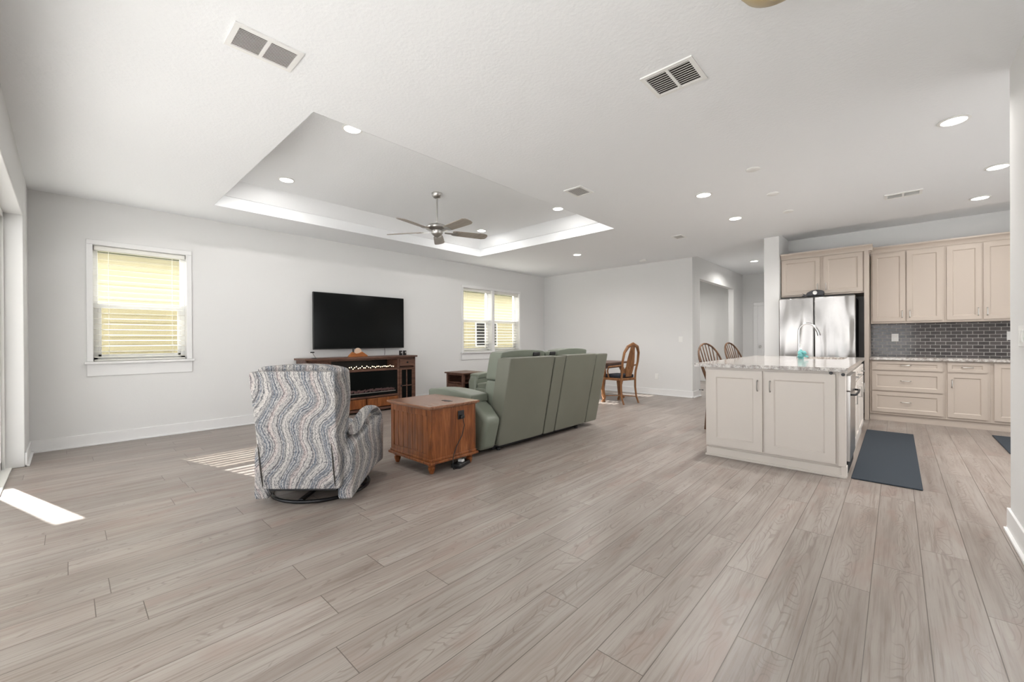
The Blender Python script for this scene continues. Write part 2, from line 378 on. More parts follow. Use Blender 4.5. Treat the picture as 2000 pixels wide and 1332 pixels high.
# ceiling with sloped tray
T = (-6.05, -3.08, 1.22, 5.58); TZ = 3.15; TI = (-5.86, -3.27, 1.41, 5.42); TM = 2.99
b = MB(); y0c, y1c = -.56, YF
b.box(XL-.2, T[0], y0c, y1c, H, H+.12); b.box(T[1], XR+.12, y0c, 7.84, H, H+.05); b.box(T[0], T[1], y0c, T[2], H, H+.12); b.box(T[0], T[1], T[3], y1c, H, H+.12)
b.box(XR+.12, KX+.15, 3.7, 7.84, H, H+.05); b.box(T[1], -1.60, 7.84, YF, H, H+.05)
struct(b.build('ceiling', M['ceil'], smooth=0))
bm = bmesh.new()
lo = [bm.verts.new(p) for p in ((T[0]+.003, T[2]+.003, H+.0005), (T[1]-.003, T[2]+.003, H+.0005), (T[1]-.003, T[3]-.003, H+.0005), (T[0]+.003, T[3]-.003, H+.0005))]
hi = [bm.verts.new(p) for p in ((TI[0], TI[2], TZ), (TI[1], TI[2], TZ), (TI[1], TI[3], TZ), (TI[0], TI[3], TZ))]
md = [bm.verts.new(p) for p in ((T[0]+.003, T[2]+.003, TM), (T[1]-.003, T[2]+.003, TM), (T[1]-.003, T[3]-.003, TM), (T[0]+.003, T[3]-.003, TM))]
st_ = [bm.verts.new(p) for p in ((T[0]+.02, T[2]+.02, TM), (T[1]-.02, T[2]+.02, TM), (T[1]-.02, T[3]-.02, TM), (T[0]+.02, T[3]-.02, TM))]
for A_, B_ in ((lo, md), (md, st_), (st_, hi)):
    for i in range(4): bm.faces.new((A_[i], B_[i], B_[(i+1) % 4], A_[(i+1) % 4]))
bm.faces.new(hi)
me = bpy.data.meshes.new('ceiling_tray'); bm.to_mesh(me); bm.free(); o = struct(link('ceiling_tray', me, M['ceil'], None, 0))
b = MB(); b.box(-1.60, KX+.15, 7.84, YF, 2.90, 3.0); struct(b.build('ceiling_kitchen_alcove', M['ceil'], smooth=0))
b = MB(); b.box(-6.15, -1.385, YF, HY+.1, 2.90, 3.0); struct(b.build('ceiling_hall', M['ceil'], smooth=0))
# baseboards (tall board + shoe)
def base(name, pts):
    b = MB()
    for (xa, ya, xb, yb, nx, ny) in pts:
        for t_, z0, z1 in ((.014, 0, .135), (.030, 0, .018)):
            if nx: b.box(xa, xa+nx*t_, ya, yb, z0, z1)
            else: b.box(xa, xb, ya, ya+ny*t_, z0, z1)
    return struct(b.build(name, M['trim'], bevel=.003))
base('baseboard_left', [(XL, YN, XL, YF, 1, 0)])
base('baseboard_far', [(XL, YF, HX0, YF, 0, -1), (HX0, YF-.014, HX0, 9.05, 1, 0)])
base('baseboard_front', [(XL, YN, SL0-.0, YN, 0, 1)])
base('baseboard_right', [(XR, YN, XR, 3.97, -1, 0), (XR-.014, 3.97, XR+.12, 3.97, 0, 1)])
base('baseboard_column', [(-1.60, 7.84, -1.385, 7.84, 0, -1), (-1.60, 7.84, -1.60, HY, -1, 0)])
base('baseboard_hall', [(HX0, HY, -2.75, HY, 0, -1), (HX0, 11.5, HX0, HY, 1, 0)])
# hall end door
d = struct(box('door_1', M['trim'], (-2.66, -1.86, HY-.045, HY-.005, .01, 2.05), bevel=.003))
b = MB()
for zz in ((.25, .95), (1.1, 1.9)):
    b.box(-2.54, -1.98, HY-.052, HY-.046, *zz)
b.build('door_panel', M['trim'], d, bevel=.006)
MB().lathe([(.026, 0), (.03, .02), (.024, .05)], (-2.6, HY-.095, 1.0), 16, 'y').build('door_handle', M['nickel'], d)
b = MB(); b.box(-2.75, -2.66, HY-.06, HY-.001, 0, 2.05).box(-1.86, -1.77, HY-.06, HY-.001, 0, 2.05).box(-2.75, -1.77, HY-.06, HY, 2.05, 2.14); struct(b.build('trim_1', M['trim'], bevel=.004))

# ------------------------------------------------------------------ windows on the left wall
def window(idx, hole, Ymid=None):
    y0, y1, z0, z1 = hole; xo = XL-.2; xg = XL-.155
    fr = MB(); t = .045
    fr.box(xg-.03, xg+.03, y0, y0+t, z0, z1).box(xg-.03, xg+.03, y1-t, y1, z0, z1).box(xg-.03, xg+.03, y0, y1, z0, z0+t).box(xg-.03, xg+.03, y0, y1, z1-t, z1)
    zm = 1.63; fr.box(xg-.02, xg+.035, y0, y1, zm-.025, zm+.025)
    fr.box(xg-.005, xg+.03, y0+t, y0+t+.03, z0+t, zm).box(xg-.005, xg+.03, y1-t-.03, y1-t, z0+t, zm).box(xg-.005, xg+.03, y0+t, y1-t, z0+t, z0+t+.035)
    f = struct(fr.build('window_%d' % idx, M['vinyl'], bevel=.003))
    box('pane', M['glass'], (xg-.004, xg+.002, y0+t, y1-t, zm, z1-t), f); box('pane', M['glass'], (xg+.006, xg+.010, y0+t, y1-t, z0+t, zm), f)
    box('insect_screen', M['screen'], (xg-.018, xg-.016, y0+t, y1-t, z0+t, zm), f)
    return f
window(1, W1); window(2, W2a); window(3, W2b)
def casing(name, y0, y1, z0, z1, mull=None):
    b = MB(); w = .055; xi = XL; p = .016
    b.box(xi, xi+p, y0-w, y0, z0+.001, z1).box(xi, xi+p, y1, y1+w, z0+.001, z1).box(xi, xi+p, y0-w, y1+w, z1+.001, z1+w)
    b.box(xi+.001, xi+.055, y0-w-.02, y1+w+.02, z0-.028, z0)          # sill nosing
    b.box(xi, xi+.014, y0-w, y1+w, z0-.17, z0-.029)                  # apron
    if mull: b.box(xi+.001, xi+.014, mull[0]+.002, mull[1]-.002, z0+.001, z1-.001)
    return struct(b.build(name, M['trim'], bevel=.004))
casing('trim_2', W1[0], W1[1], W1[2], W1[3]); casing('trim_3', W2a[0], W2b[1], W2a[2], W2a[3], (W2a[1], W2b[0]))
def blind(hole, label):
    y0, y1, z0, z1 = hole; y0 += .008; y1 -= .008; xc = XL-.07
    r = thing('window_blind', label, 'blind', (xc, (y0+y1)/2, z0), 0, 'horizontal blinds in the left wall windows')
    hy = (y1-y0)/2; h = z1-z0; b = MB(); n_ = 20; a = R(8)
    for k in range(n_):
        z = .05+(h-.13)*k/(n_-1)
        mt = Matrix.Translation((0, 0, z)) @ Matrix.Rotation(a, 4, 'Y')
        b.box(-.030, .030, -hy, hy, -.0014, .0014, mt)
    b.build('slats', M['blind'], r, smooth=0)
    box('head_rail', M['blind'], (-.028, .03, -hy, hy, h-.055, h-.004), r, .003)
    box('bottom_rail', M['blind'], (-.025, .025, -hy, hy, .004, .022), r, .003)
    b = MB()
    for yy in (-hy*.7, hy*.7): b.tube([(.031, yy, .02), (.031, yy, h-.05)], .0012, 5); b.tube([(-.031, yy, .02), (-.031, yy, h-.05)], .0012, 5)
    b.build('ladder_cords', M['blind'], r)
    return r
blind(W1, 'white slatted blind open in the single window beside the sliding door')
blind(W2a, 'white slatted blind in the left half of the double window, neighbour window showing through')
blind(W2b, 'white slatted blind in the right half of the double window nearest the far corner')
# slider: frame, three glazed panels
b = MB(); b.box(SL0, SL0+.05, -.52, -.40, 0, SLZ).box(SL1-.05, SL1, -.52, -.40, 0, SLZ).box(SL0, SL1, -.52, -.40, SLZ-.05, SLZ).box(SL0, SL1, -.52, -.36, .0, .012)
sf = struct(b.build('door_2', M['vinyl'], bevel=.004))
pw = (SL1-SL0-.1)/4
for k in range(4):
    xa = SL0+.05+k*pw; xb = xa+pw; yy = -.485 if k % 2 else -.435
    q = MB(); q.box(xa, xa+.06, yy-.015, yy+.015, .012, SLZ-.05).box(xb-.06, xb, yy-.015, yy+.015, .012, SLZ-.05).box(xa, xb, yy-.015, yy+.015, .012, .09).box(xa, xb, yy-.015, yy+.015, SLZ-.12, SLZ-.05)
    o = q.build('door_panel', M['vinyl'], sf, bevel=.003); box('pane', M['glass'], (xa+.06, xb-.06, yy-.003, yy+.003, .09, SLZ-.12), o)
b = MB(); b.box(SL0+.002, SL1-.002, -.40, -.365, 0, .006).box(SL0+.002, SL1-.002, -.385, -.380, .004, .010); struct(b.build('trim_4', M['steel2']))
# added kitchen glazing (out of view, only there to light the kitchen)
b = MB(); b.box(KX+.04, KX+.09, KW[0], KW[0]+.05, KW[2], KW[3]).box(KX+.04, KX+.09, KW[1]-.05, KW[1], KW[2], KW[3]).box(KX+.04, KX+.09, KW[0], KW[1], KW[2], KW[2]+.05).box(KX+.04, KX+.09, KW[0], KW[1], KW[3]-.05, KW[3]).box(KX+.04, KX+.09, 5.37, 5.43, KW[2], KW[3])
f = struct(b.build('window_4', M['vinyl'])); box('pane', M['glass'], (KX+.062, KX+.066, KW[0]+.05, KW[1]-.05, KW[2]+.05, KW[3]-.05), f)

# ------------------------------------------------------------------ outdoors
struct(box('ground', M['grass'], (-40, 3.35, -.56, 40, -.35, -.15)))
struct(box('bounce_ground_side', M['bounce'], (3.35, 30, -.56, 40, -.35, -.15)))  # unseen pale paving, added to bounce sun onto the kitchen ceiling
struct(box('bounce_ground_front', M['bounce'], (-40, 30, -34, -.56, -.35, -.15)))  # unseen pale ground, added to bounce sun up to the room ceiling
struct(box('lanai_slab', M['concrete'], (XL-.2, 1.2, -12, -.56, -.14, -.03)))
b = MB(); b.box(-7.3, 1.2, -2.2, -.56, 2.62, 2.8); struct(b.build('lanai_roof', M['stucco']))
b = MB(); b.box(-7.16, -7.0, -2.2, -.56, 2.17, 2.62).box(-7.16, -7.0, -2.3, -1.0, -.1, 2.17); struct(b.build('lanai_side_wall', M['stucco']))
NX = -9.9
nh = thing('neighbour_house', 'cream lap-sided neighbour house seen through the blinds', 'house', (NX, 3, -.15))
b = MB(); z = .0
pts = []
b.box(-.3, -.02, -9, 9, 0, 3.0)
while z < 2.86: b.prism([(-.02, z), (.012, z), (0.0, z+.13), (-.02, z+.13)], -9, 9, 'y'); z += .13
b.build('siding', M['siding'], nh, smooth=0)
box('soffit', M['soffit'], (-.3, .45, -9.3, 9.3, 2.86, 2.92), nh); box('fascia', M['trim'], (.45, .48, -9.3, 9.3, 2.84, 3.02), nh)
b = MB(); b.prism([(.5, 3.0), (-4, 4.6), (-8, 3.0)], -9.3, 9.3, 'y'); b.build('roof', M['roof'], nh, smooth=0)
w = MB().box(.0, .03, 5.9, 6.9, 1.12, 1.95).build('window', M['trim'], nh); box('pane', M['darkglass'], (.028, .034, 5.96, 6.84, 1.18, 1.89), w)

# ------------------------------------------------------------------ ceiling fixtures
dl = thing('recessed_light', 'recessed light', 'ceiling light', (0, 0, H), 0, 'recessed ceiling lights')
MB().lathe([(.072, 0), (.088, 0), (.092, -.006), (.072, -.010), (.072, 0)], seg=32, cap=False).build('trim_ring', M['plastic'], dl)
MB().lathe([(.0001, -.002), (.073, -.002), (.073, -.006), (.0001, -.006)], seg=32).build('lens', M['lens'], dl)
ld = bpy.data.lights.new('downlight', 'AREA'); ld.shape = 'DISK'; ld.size = .13; ld.energy = LAMP; ld.spread = R(155); ld.color = (1, .97, .93)
ld2 = ld.copy(); ld2.spread = math.pi; ld2.energy = LAMP*.45
lo_ = bpy.data.objects.new('downlight', ld); COL.objects.link(lo_); lo_.parent = dl; lo_.location = (0, 0, -.012)
P = [(-3.665, 1.80, TZ, 'lit recessed light in the tray, nearest corner to the camera'), (-5.40, 1.82, TZ, 'lit recessed light in the tray corner by the single window'),
     (-3.685, 4.99, TZ, 'lit recessed light in the tray, far right corner near the small square vent'), (-5.41, 5.04, TZ, 'lit recessed light in the tray just behind the fan blades'),
     (-1.615, 4.98, H, 'lit recessed light above the island, nearer of the two left of the blank covers'), (-1.615, 6.25, H, 'lit recessed light above the island, farther of the two left of the blank covers'),
     (.325, 4.61, H, 'lit recessed light over the kitchen aisle, largest in the row by the right wall'), (.724, 6.15, H, 'lit recessed light in the kitchen, middle of the row by the right wall'),
     (.729, 7.37, H, 'lit recessed light in the kitchen closest to the wall cabinets'), (-4.54, 6.76, H, 'small lit recessed light past the tray over the dining area'), (-2.28, 10.27, 2.90, 'lit recessed light in the hall ceiling'), (-4.4, 10.9, 2.90, 'added unseen lamp that lights the side room off the hall')]  # last entry: lamp added out of view to brighten the side room
tray_ = []
for i, (x, y, z, lb) in enumerate(P):
    r_ = dl if i == 0 else dup(dl, (x, y, z), None, lb)
    if i == 0: dl.location = (x, y, z); dl['label'] = lb
    if z == TZ or i == 8: tray_.append(r_)
for r_ in tray_:
    for ch_ in r_.children:
        if ch_.type == 'LIGHT': ch_.data = ld2
for i, (x, y) in enumerate(((-1.02, 4.57), (-1.03, 5.5), (-1.03, 6.40))):
    o = MB().lathe([(.0001, 0), (.062, 0), (.062, -.006), (.05, -.012), (.0001, -.012)], (x, y, H), 28).build('blank_cover', M['plastic'])
    tag(o, ('round white blank cover over the island, nearest of the three in line', 'round white blank cover over the island, middle of the three in line', 'round white blank cover over the island, farthest of the three in line')[i], 'cover plate', 'blank covers above the island')
o = MB().lathe([(.0001, 0), (.07, 0), (.072, -.02), (.055, -.035), (.0001, -.037)], (-3.87, 8.2, H), 28).build('smoke_detector', M['plastic']); tag(o, 'white round smoke detector on the ceiling close to the far wall', 'smoke detector')
def vent(x0, x1, y0, y1, along, label, dark=True, nslat=9, two=True):
    cx, cy = (x0+x1)/2, (y0+y1)/2; r = thing('ceiling_vent', label, 'vent', (cx, cy, H), 0, 'white ceiling air vents')
    a, c = (x1-x0)/2, (y1-y0)/2; fw = .026
    b = MB(); b.box(-a, a, -c, -c+fw, -.009, 0).box(-a, a, c-fw, c, -.009, 0).box(-a, -a+fw, -c+fw, c-fw, -.009, 0).box(a-fw, a, -c+fw, c-fw, -.009, 0)
    if two:
        if along == 'x': b.box(-.009, .009, -c+fw, c-fw, -.009, 0)
        else: b.box(-a+fw, a-fw, -.009, .009, -.009, 0)
    b.build('frame', M['plastic'], r, smooth=0)
    box('backing', M['gap'] if dark else M['armlining'], (-a+fw, a-fw, -c+fw, c-fw, -.002, -.0005), r)
    b = MB()
    for k in range(nslat):
        t_ = (k+.5)/nslat*2-1
        if along == 'x':
            p = t_*(c-fw); b.box(-a+fw, a-fw, -.0048, .0048, -.0008, .0008, Matrix.Translation((0, p, -.0065)) @ Matrix.Rotation(R(25), 4, 'X'))
        else:
            p = t_*(a-fw); b.box(-.0048, .0048, -c+fw, c-fw, -.0008, .0008, Matrix.Translation((p, 0, -.0065)) @ Matrix.Rotation(R(25), 4, 'Y'))
    b.build('slats', M['plastic'], r, smooth=0)
    return r
vent(-1.19, -.87, 2.485, 2.765, 'x', 'large two-bank white vent with dark louvres in the middle of the ceiling', True, 10)
vent(-2.72, -2.49, .60, .94, 'y', 'pale two-bank white vent near the top left of the view', False, 14)
vent(-2.70, -2.48, 3.76, 4.03, 'x', 'small square vent beside the tray ceiling', False, 12, False)
vent(-.10, .22, 6.47, 6.67, 'x', 'long narrow vent in the kitchen ceiling above the cabinets', True, 9)
vent(-2.66, -2.48, 6.62, 6.86, 'x', 'small distant vent in the ceiling toward the hall', False, 8, False)
# amber bowl lamp at the top edge
r = thing('bowl_lamp', 'amber glass bowl ceiling lamp cut off by the top edge of the view', 'lamp', (-.36, 2.01, H))
MB().lathe([(.0001, -.250), (.012, -.248), (.02, -.24), (.028, -.232), (.07, -.222), (.12, -.19), (.155, -.14), (.165, -.11), (.155, -.11), (.10, -.17), (.0001, -.2)], seg=36).build('glass_bowl', M['amber'], r)
MB().lathe([(.0001, 0), (.065, 0), (.06, -.025), (.012, -.03), (.012, -.2), (.0001, -.2)], seg=24).build('stem', M['nickel'], r)
# ceiling fan
fan = thing('ceiling_fan', 'brushed nickel five-blade ceiling fan hanging in the tray ceiling', 'ceiling fan', (-4.47, 3.36, TZ))
MB().lathe([(.0001, 0), (.070, 0), (.068, -.03), (.045, -.062), (.02, -.072), (.0001, -.072)], seg=28).build('canopy', M['nickel'], fan)
MB().tube([(0, 0, -.06), (0, 0, -.43)], .0125, 14).build('downrod', M['nickel'], fan)
MB().lathe([(.0001, -0.395), (.03, -0.400), (.055, -0.415), (.12, -0.430), (.15, -0.455), (.15, -0.475), (.12, -0.490), (.075, -0.500), (.075, -0.535), (.055, -0.560), (.03, -0.575), (.012, -0.590), (.0001, -0.592)], seg=32).build('motor', M['nickel'], fan)
TH = -4
for k in range(5):
    a = R(TH+72*k); Rm = Matrix.Rotation(a, 4, 'Z') @ Matrix.Translation((0, 0, -.51)) @ Matrix.Rotation(R(-13), 4, 'X') @ Matrix.Scale(1.05, 4)
    bm = bmesh.new()
    out = [(.20, .05), (.25, .062), (.45, .068), (.62, .072), (.66, .055), (.675, .02)]
    pts = [(x, y) for x, y in out]+[(x, -y) for x, y in reversed(out)]
    b = MB(); b.bm.free(); b.bm = bm
    b.prism(pts, -.004, .004, 'z')
    for v in bm.verts: v.co = Rm @ v.co
    bl_ = b.build('blade', M['bladewood'], fan, bevel=.002)
    b = MB(); b.prism([(.10, .014), (.19, .02), (.23, .05), (.27, .03), (.27, -.03), (.23, -.05), (.19, -.02), (.10, -.014)], -.011, -.005, 'z')
    for v in b.bm.verts: v.co = Rm @ v.co
    b.build('blade_bracket', M['nickel'], bl_, bevel=.001)

# ------------------------------------------------------------------ cabinet helpers
def door_front(b, x0, x1, z0, z1, y, fr=.055, th=.02):
    """recessed-panel door, front plane at y-th facing -Y"""
    f = min(fr, (z1-z0)*.28)
    b.box(x0, x0+fr, y-th, y, z0, z1).box(x1-fr, x1, y-th, y, z0, z1).box(x0+fr, x1-fr, y-th, y, z0, z0+f).box(x0+fr, x1-fr, y-th, y, z1-f, z1)
    b.box(x0+fr, x1-fr, y-th*.5, y, z0+f, z1-f)
def pull(par, x, z, y, horiz, L=.10, name='handle'):
    b = MB(); h = L/2
    if horiz: p = [(x-h, y, z), (x-h*.8, y-.022, z), (x, y-.03, z), (x+h*.8, y-.022, z), (x+h, y, z)]
    else: p = [(x, y, z-h), (x, y-.022, z-h*.8), (x, y-.03, z), (x, y-.022, z+h*.8), (x, y, z+h)]
    b.tube(p, [.007, .0055, .005, .0055, .007], 8); return b.build(name, M['nickel'], par)
def front(root, kind, x0, x1, z0, z1, y, m, hp=None, horiz=True, fr=.055):
    b = MB(); door_front(b, x0, x1, z0, z1, y, fr); o = b.build(kind, m, root, smooth=0)
    b = MB(); f = min(fr, (z1-z0)*.28); w = .011
    for (pa, pb, ax) in (((x0+fr, x1-fr), z0+f, 'lo'), ((x0+fr, x1-fr), z1-f, 'hi')):
        sg = 1 if ax == 'lo' else -1
        b.prism([(y-.0195, pb), (y-.0099, pb+sg*w), (y-.0099, pb)], pa[0], pa[1], 'x')
    for xx, sg in ((x0+fr, 1), (x1-fr, -1)):
        b.prism([(xx, y-.0195), (xx+sg*w, y-.0099), (xx, y-.0099)], z0+f, z1-f, 'z')
    b.build('panel_moulding', m, o, smooth=0)
    if hp: pull(o, hp[0], hp[1], y-.02, horiz)
    return o
# ------------------------------------------------------------------ wall cabinets
def uppers(loc, w, label, rights):
    r = thing('wall_cabinet', label, 'cabinet', loc, 0, 'tall cream wall cabinets over the backsplash')
    box('cabinet_box', M['cab'], (0, w, .02, .33, 0, 1.06), r, .002)
    m_ = w/2; g = .02
    front(r, 'door', g, m_-.008, .03, 1.035, .02, M['cab'], (m_-.04, .13), False); front(r, 'door', m_+.008, w-g, .03, 1.035, .02, M['cab'], (m_+.04, .13), False)
    return r
YU = 8.27
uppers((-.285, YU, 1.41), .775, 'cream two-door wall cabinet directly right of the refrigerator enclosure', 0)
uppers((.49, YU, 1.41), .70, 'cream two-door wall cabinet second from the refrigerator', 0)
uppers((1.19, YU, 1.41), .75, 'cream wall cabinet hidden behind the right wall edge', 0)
def crown(x0, x1, yf, z, ret0=None, ret1=None):
    b = MB(); pr = [(yf+.02, z), (yf-.01, z), (yf-.012, z+.02), (yf-.04, z+.055), (yf-.055, z+.065), (yf-.055, z+.085), (yf+.02, z+.085)]
    b.prism(pr, x0, x1, 'x'); return b
o = crown(-.29, 1.95, YU+.02, 2.465).build('crown_moulding', M['cab']); tag(o, 'cream crown moulding along the top of the wall cabinets', 'moulding')
# fridge enclosure
r = thing('refrigerator_enclosure', 'cream cabinet surround with two doors above the refrigerator', 'cabinet', (-1.38, 7.93, 0))
box('side_panel', M['cab'], (1.035, 1.085, 0, .685, 0, 2.47), r, .003)
box('cabinet_box', M['cab'], (0.002, 1.035, .02, .685, 1.86, 2.47), r, .002)
front(r, 'door', .015, .515, 1.885, 2.455, .02, M['cab'], (.485, 1.99), False); front(r, 'door', .56, 1.02, 1.885, 2.455, .02, M['cab'], (.59, 1.99), False)
b = MB(); pr = [(.03, 2.465), (-.0, 2.465), (-.002, 2.485), (-.03, 2.52), (-.045, 2.53), (-.045, 2.552), (.03, 2.552)]
b.prism(pr, 0.003, 1.13, 'x'); b.prism([(1.07, 2.465), (1.087, 2.465), (1.09, 2.485), (1.118, 2.52), (1.13, 2.53), (1.13, 2.552), (1.07, 2.552)], -.0, .33, 'y'); b.build('crown', M['cab'], r)
# refrigerator
r = thing('refrigerator', 'stainless french-door refrigerator with dark sides', 'refrigerator', (-1.37, 7.70, 0))
box('body', M['fridgeside'], (.01, .93, .09, .88, .02, 1.80), r, .004)
def fdoor(x0, x1, z0, z1, name='door'):
    b = MB(); b.box(x0, x1, .012, .085, z0, z1); return b.build(name, M['steel'], r, bevel=.012, seg=3)
fdoor(.0, .450, .72, 1.82); fdoor(.458, .94, .72, 1.82); fdoor(.0, .94, .40, .712, 'drawer'); fdoor(.0, .94, .06, .392, 'drawer')
box('hinge_cover', M['black'], (.02, .92, .05, .5, 1.80, 1.835), r, .003)
box('door_gap', M['black'], (.448, .460, .03, .08, .72, 1.82), r)
# ornament on fridge
r = thing('ornament', 'dark fish-shaped ornament with a round pale dial on the refrigerator', 'ornament', (-.915, 7.78, 1.836))
b = MB(); b.soft(-.10, .12, -.03, .03, 0, .10, .03, (2, 1, 1), lambda p: (p.x, p.y*(1-abs(p.x)*3), p.z*(1-((p.x-.02)/.17)**2)+.004)); b.build('body', M['steelfig'], r, sub=2)
MB().prism([(-.09, .02), (-.16, .06), (-.135, .035), (-.165, .005)], -.006, .006, 'y').build('tail', M['steelfig'], r)
MB().lathe([(.0001, -.045), (.028, -.043), (.03, -.03), (.0001, -.03)], (.01, 0, .052), 20, 'y').build('dial', M['nickel'], r)
# base cabinets
YB = 8.02
def basecab(x0, w, label):
    r = thing('base_cabinet', label, 'cabinet', (x0, YB, 0), 0, 'cream base cabinets under the back counter')
    box('cabinet_box', M['cab'], (0, w, .02, .59, .095, .875), r, .002)
    box('toe_board', M['cab'], (0, w, .045, .06, 0, .1), r); return r
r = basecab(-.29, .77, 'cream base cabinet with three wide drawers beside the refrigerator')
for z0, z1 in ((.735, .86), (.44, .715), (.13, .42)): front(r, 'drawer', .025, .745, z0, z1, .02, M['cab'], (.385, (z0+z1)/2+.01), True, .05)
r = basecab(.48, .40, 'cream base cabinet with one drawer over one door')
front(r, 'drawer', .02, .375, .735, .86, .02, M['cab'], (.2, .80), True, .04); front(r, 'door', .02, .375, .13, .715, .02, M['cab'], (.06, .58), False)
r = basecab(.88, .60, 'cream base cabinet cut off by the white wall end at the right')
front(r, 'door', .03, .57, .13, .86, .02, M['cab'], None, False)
b = MB(); b.box(-.29, 1.48, YB-.03, YF-.01, .877, .915); o = b.build('countertop', M['granite'], bevel=.004); tag(o, 'speckled grey granite countertop against the tiled backsplash', 'countertop')
b = MB(); b.box(-.290, 1.48, YF-.011, YF-.002, .917, 1.408); o = b.build('backsplash', M['tile'], smooth=0); tag(o, 'glossy dark grey brick tile backsplash behind the counter', 'backsplash')
def outlet(x, y, z, axis, label, cat='outlet', name='outlet', gang=1):
    r = thing(name, label, cat, (x, y, z), {'-y': 0, '+x': R(90), '-x': R(-90)}[axis])
    w_ = .035*gang+.005
    box('cover_plate', M['plastic'], (-w_, w_, -.006, 0, -.058, .058), r, .002)
    b = MB()
    for g_ in range(gang):
        cx_ = (g_-(gang-1)/2)*.045
        if cat == 'outlet': b.box(cx_-.016, cx_+.016, -.009, -.005, .008, .035).box(cx_-.016, cx_+.016, -.009, -.005, -.035, -.008)
        else: b.box(cx_-.016, cx_+.016, -.010, -.005, -.033, .033)
    b.build('receptacle' if cat == 'outlet' else 'rocker', M['plastic'], r, bevel=.001)
outlet(-.016, YF-.011, 1.20, '-y', 'white outlet on the dark tile nearest the refrigerator')
outlet(1.127, YF-.011, 1.215, '-y', 'white outlet on the dark tile at the right edge')
outlet(-3.77, YF, .40, '-y', 'white outlet low on the far wall behind the dining chair')
outlet(-3.26, YF, 1.19, '-y', 'white light switch on the far wall near the hall corner', 'switch', 'light_switch')
outlet(XR, 3.62, 1.2, '-x', 'white double light switch on the near right wall', 'switch', 'light_switch', 2)
o = MB().lathe([(.0001, 0), (.012, 0), (.006, .01), (.006, .06), (.012, .065), (.012, .08), (.0001, .08)], (HX0+.012, 8.95, .14), 14, 'x').build('door_stop', M['black']); tag(o, 'black spring door stop on the hall baseboard beside the island', 'door stop')

# ------------------------------------------------------------------ island
isl = thing('kitchen_island', 'cream kitchen island with panelled end and two doors facing the room', 'island', (-1.45, 4.49, 0))
IW, ID = 1.12, 2.45
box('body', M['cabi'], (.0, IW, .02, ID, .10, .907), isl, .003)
box('plinth', M['cabi'], (.02, IW-.0, .035, ID-.05, 0, .10), isl, .002)
b = MB(); b.box(.005, IW+.006, .018, .036, 0, .085).box(-.002, IW+.012, .0, .02, 0, .02); b.build('base_trim', M['cabi'], isl, bevel=.003)
d1 = front(isl, 'door', .03, .515, .115, .885, .02, M['cabi'], (.475, .745), False, .075)
d2 = front(isl, 'door', .535, 1.065, .115, .885, .02, M['cabi'], (.58, .745), False, .075)
b = MB(); b.box(1.085, 1.135, -.004, .06, .10, .907); b.box(1.10, 1.14, .01, .10, .0, .10); b.build('corner_post', M['cabi'], isl, bevel=.004)
for x_, y_, z_ in ((1.035, -.001, .894), (1.118, -.006, .885)):
    MB().lathe([(.0001, -.012), (.012, -.011), (.014, -.004), (.012, 0), (.0001, 0)], (x_, y_, z_), 16, 'y').build('child_lock', M['black'], isl)
# right side of island: dishwasher and a drawer/door, built facing +X
fx = IW+.0
dw = thing('dishwasher', 'stainless dishwasher in the kitchen side of the island', 'dishwasher', (-1.45+fx, 4.49, 0))
box('door', M['steel2'], (.001, .035, .13, .72, .12, .73), dw, .004); box('control_panel', M['steel2'], (.001, .04, .13, .72, .735, .868), dw, .004)
MB().tube([(.035, .17, .70), (.07, .19, .70), (.075, .42, .70), (.07, .66, .70), (.035, .68, .70)], .009, 10).build('handle', M['blackmetal'], dw)
box('toe_grille', M['black'], (.0, .02, .13, .72, .02, .115), dw)
def frontx(kind, y0, y1, z0, z1, hy, hz, vert):
    b = MB(); f = .05; x0, x1 = fx, fx+.02; q = min(f, (z1-z0)*.28)
    b.box(x0, x1, y0, y0+f, z0, z1).box(x0, x1, y1-f, y1, z0, z1).box(x0, x1, y0+f, y1-f, z0, z0+q).box(x0, x1, y0+f, y1-f, z1-q, z1).box(x0, x0+.01, y0+f, y1-f, z0+q, z1-q)
    o = b.build(kind, M['cabi'], isl, bevel=.002)
    h = .055
    p = [(x1, hy, hz-h), (x1+.028, hy, hz-h), (x1+.028, hy, hz+h), (x1, hy, hz+h)] if vert else [(x1, hy-h, hz), (x1+.028, hy-h, hz), (x1+.028, hy+h, hz), (x1, hy+h, hz)]
    MB().tube(p, .006, 8).build('handle', M['nickel'], o)
for ya, yb, hv in ((.74, 1.15, .80), (1.16, 1.57, 1.50), (1.59, 2.42, 2.0)):
    frontx('drawer', ya, yb, .74, .868, (ya+yb)/2, .80, False)
    frontx('door', ya, yb, .115, .725, hv, .60, True)
# island countertop with sink cut-out (frame of four slabs joined) 
sx0, sx1, sy0, sy1 = -.88, -.46, 6.22, 6.90
cx0, cx1, cy0, cy1 = -1.545, -.30, 4.455, 7.02
b = MB(); b.box(cx0, sx0, cy0, cy1, .909, .943).box(sx1, cx1, cy0, cy1, .909, .943).box(sx0, sx1, cy0, sy0, .909, .943).box(sx0, sx1, sy1, cy1, .909, .943)
bmesh.ops.remove_doubles(b.bm, verts=b.bm.verts, dist=.0001)
o = b.build('countertop', M['granite'], smooth=0); tag(o, 'speckled grey granite slab on the kitchen island', 'countertop')
r = thing('sink', 'stainless undermount sink set into the island counter', 'sink', ((sx0+sx1)/2, (sy0+sy1)/2, .909))
b = MB(); a, c = (sx1-sx0)/2, (sy1-sy0)/2
b.box(-a, a, -c, -c+.006, -.20, .0).box(-a, a, c-.006, c, -.20, .0).box(-a, -a+.006, -c, c, -.20, .0).box(a-.006, a, -c, c, -.20, .0).box(-a, a, -c, c, -.206, -.20)
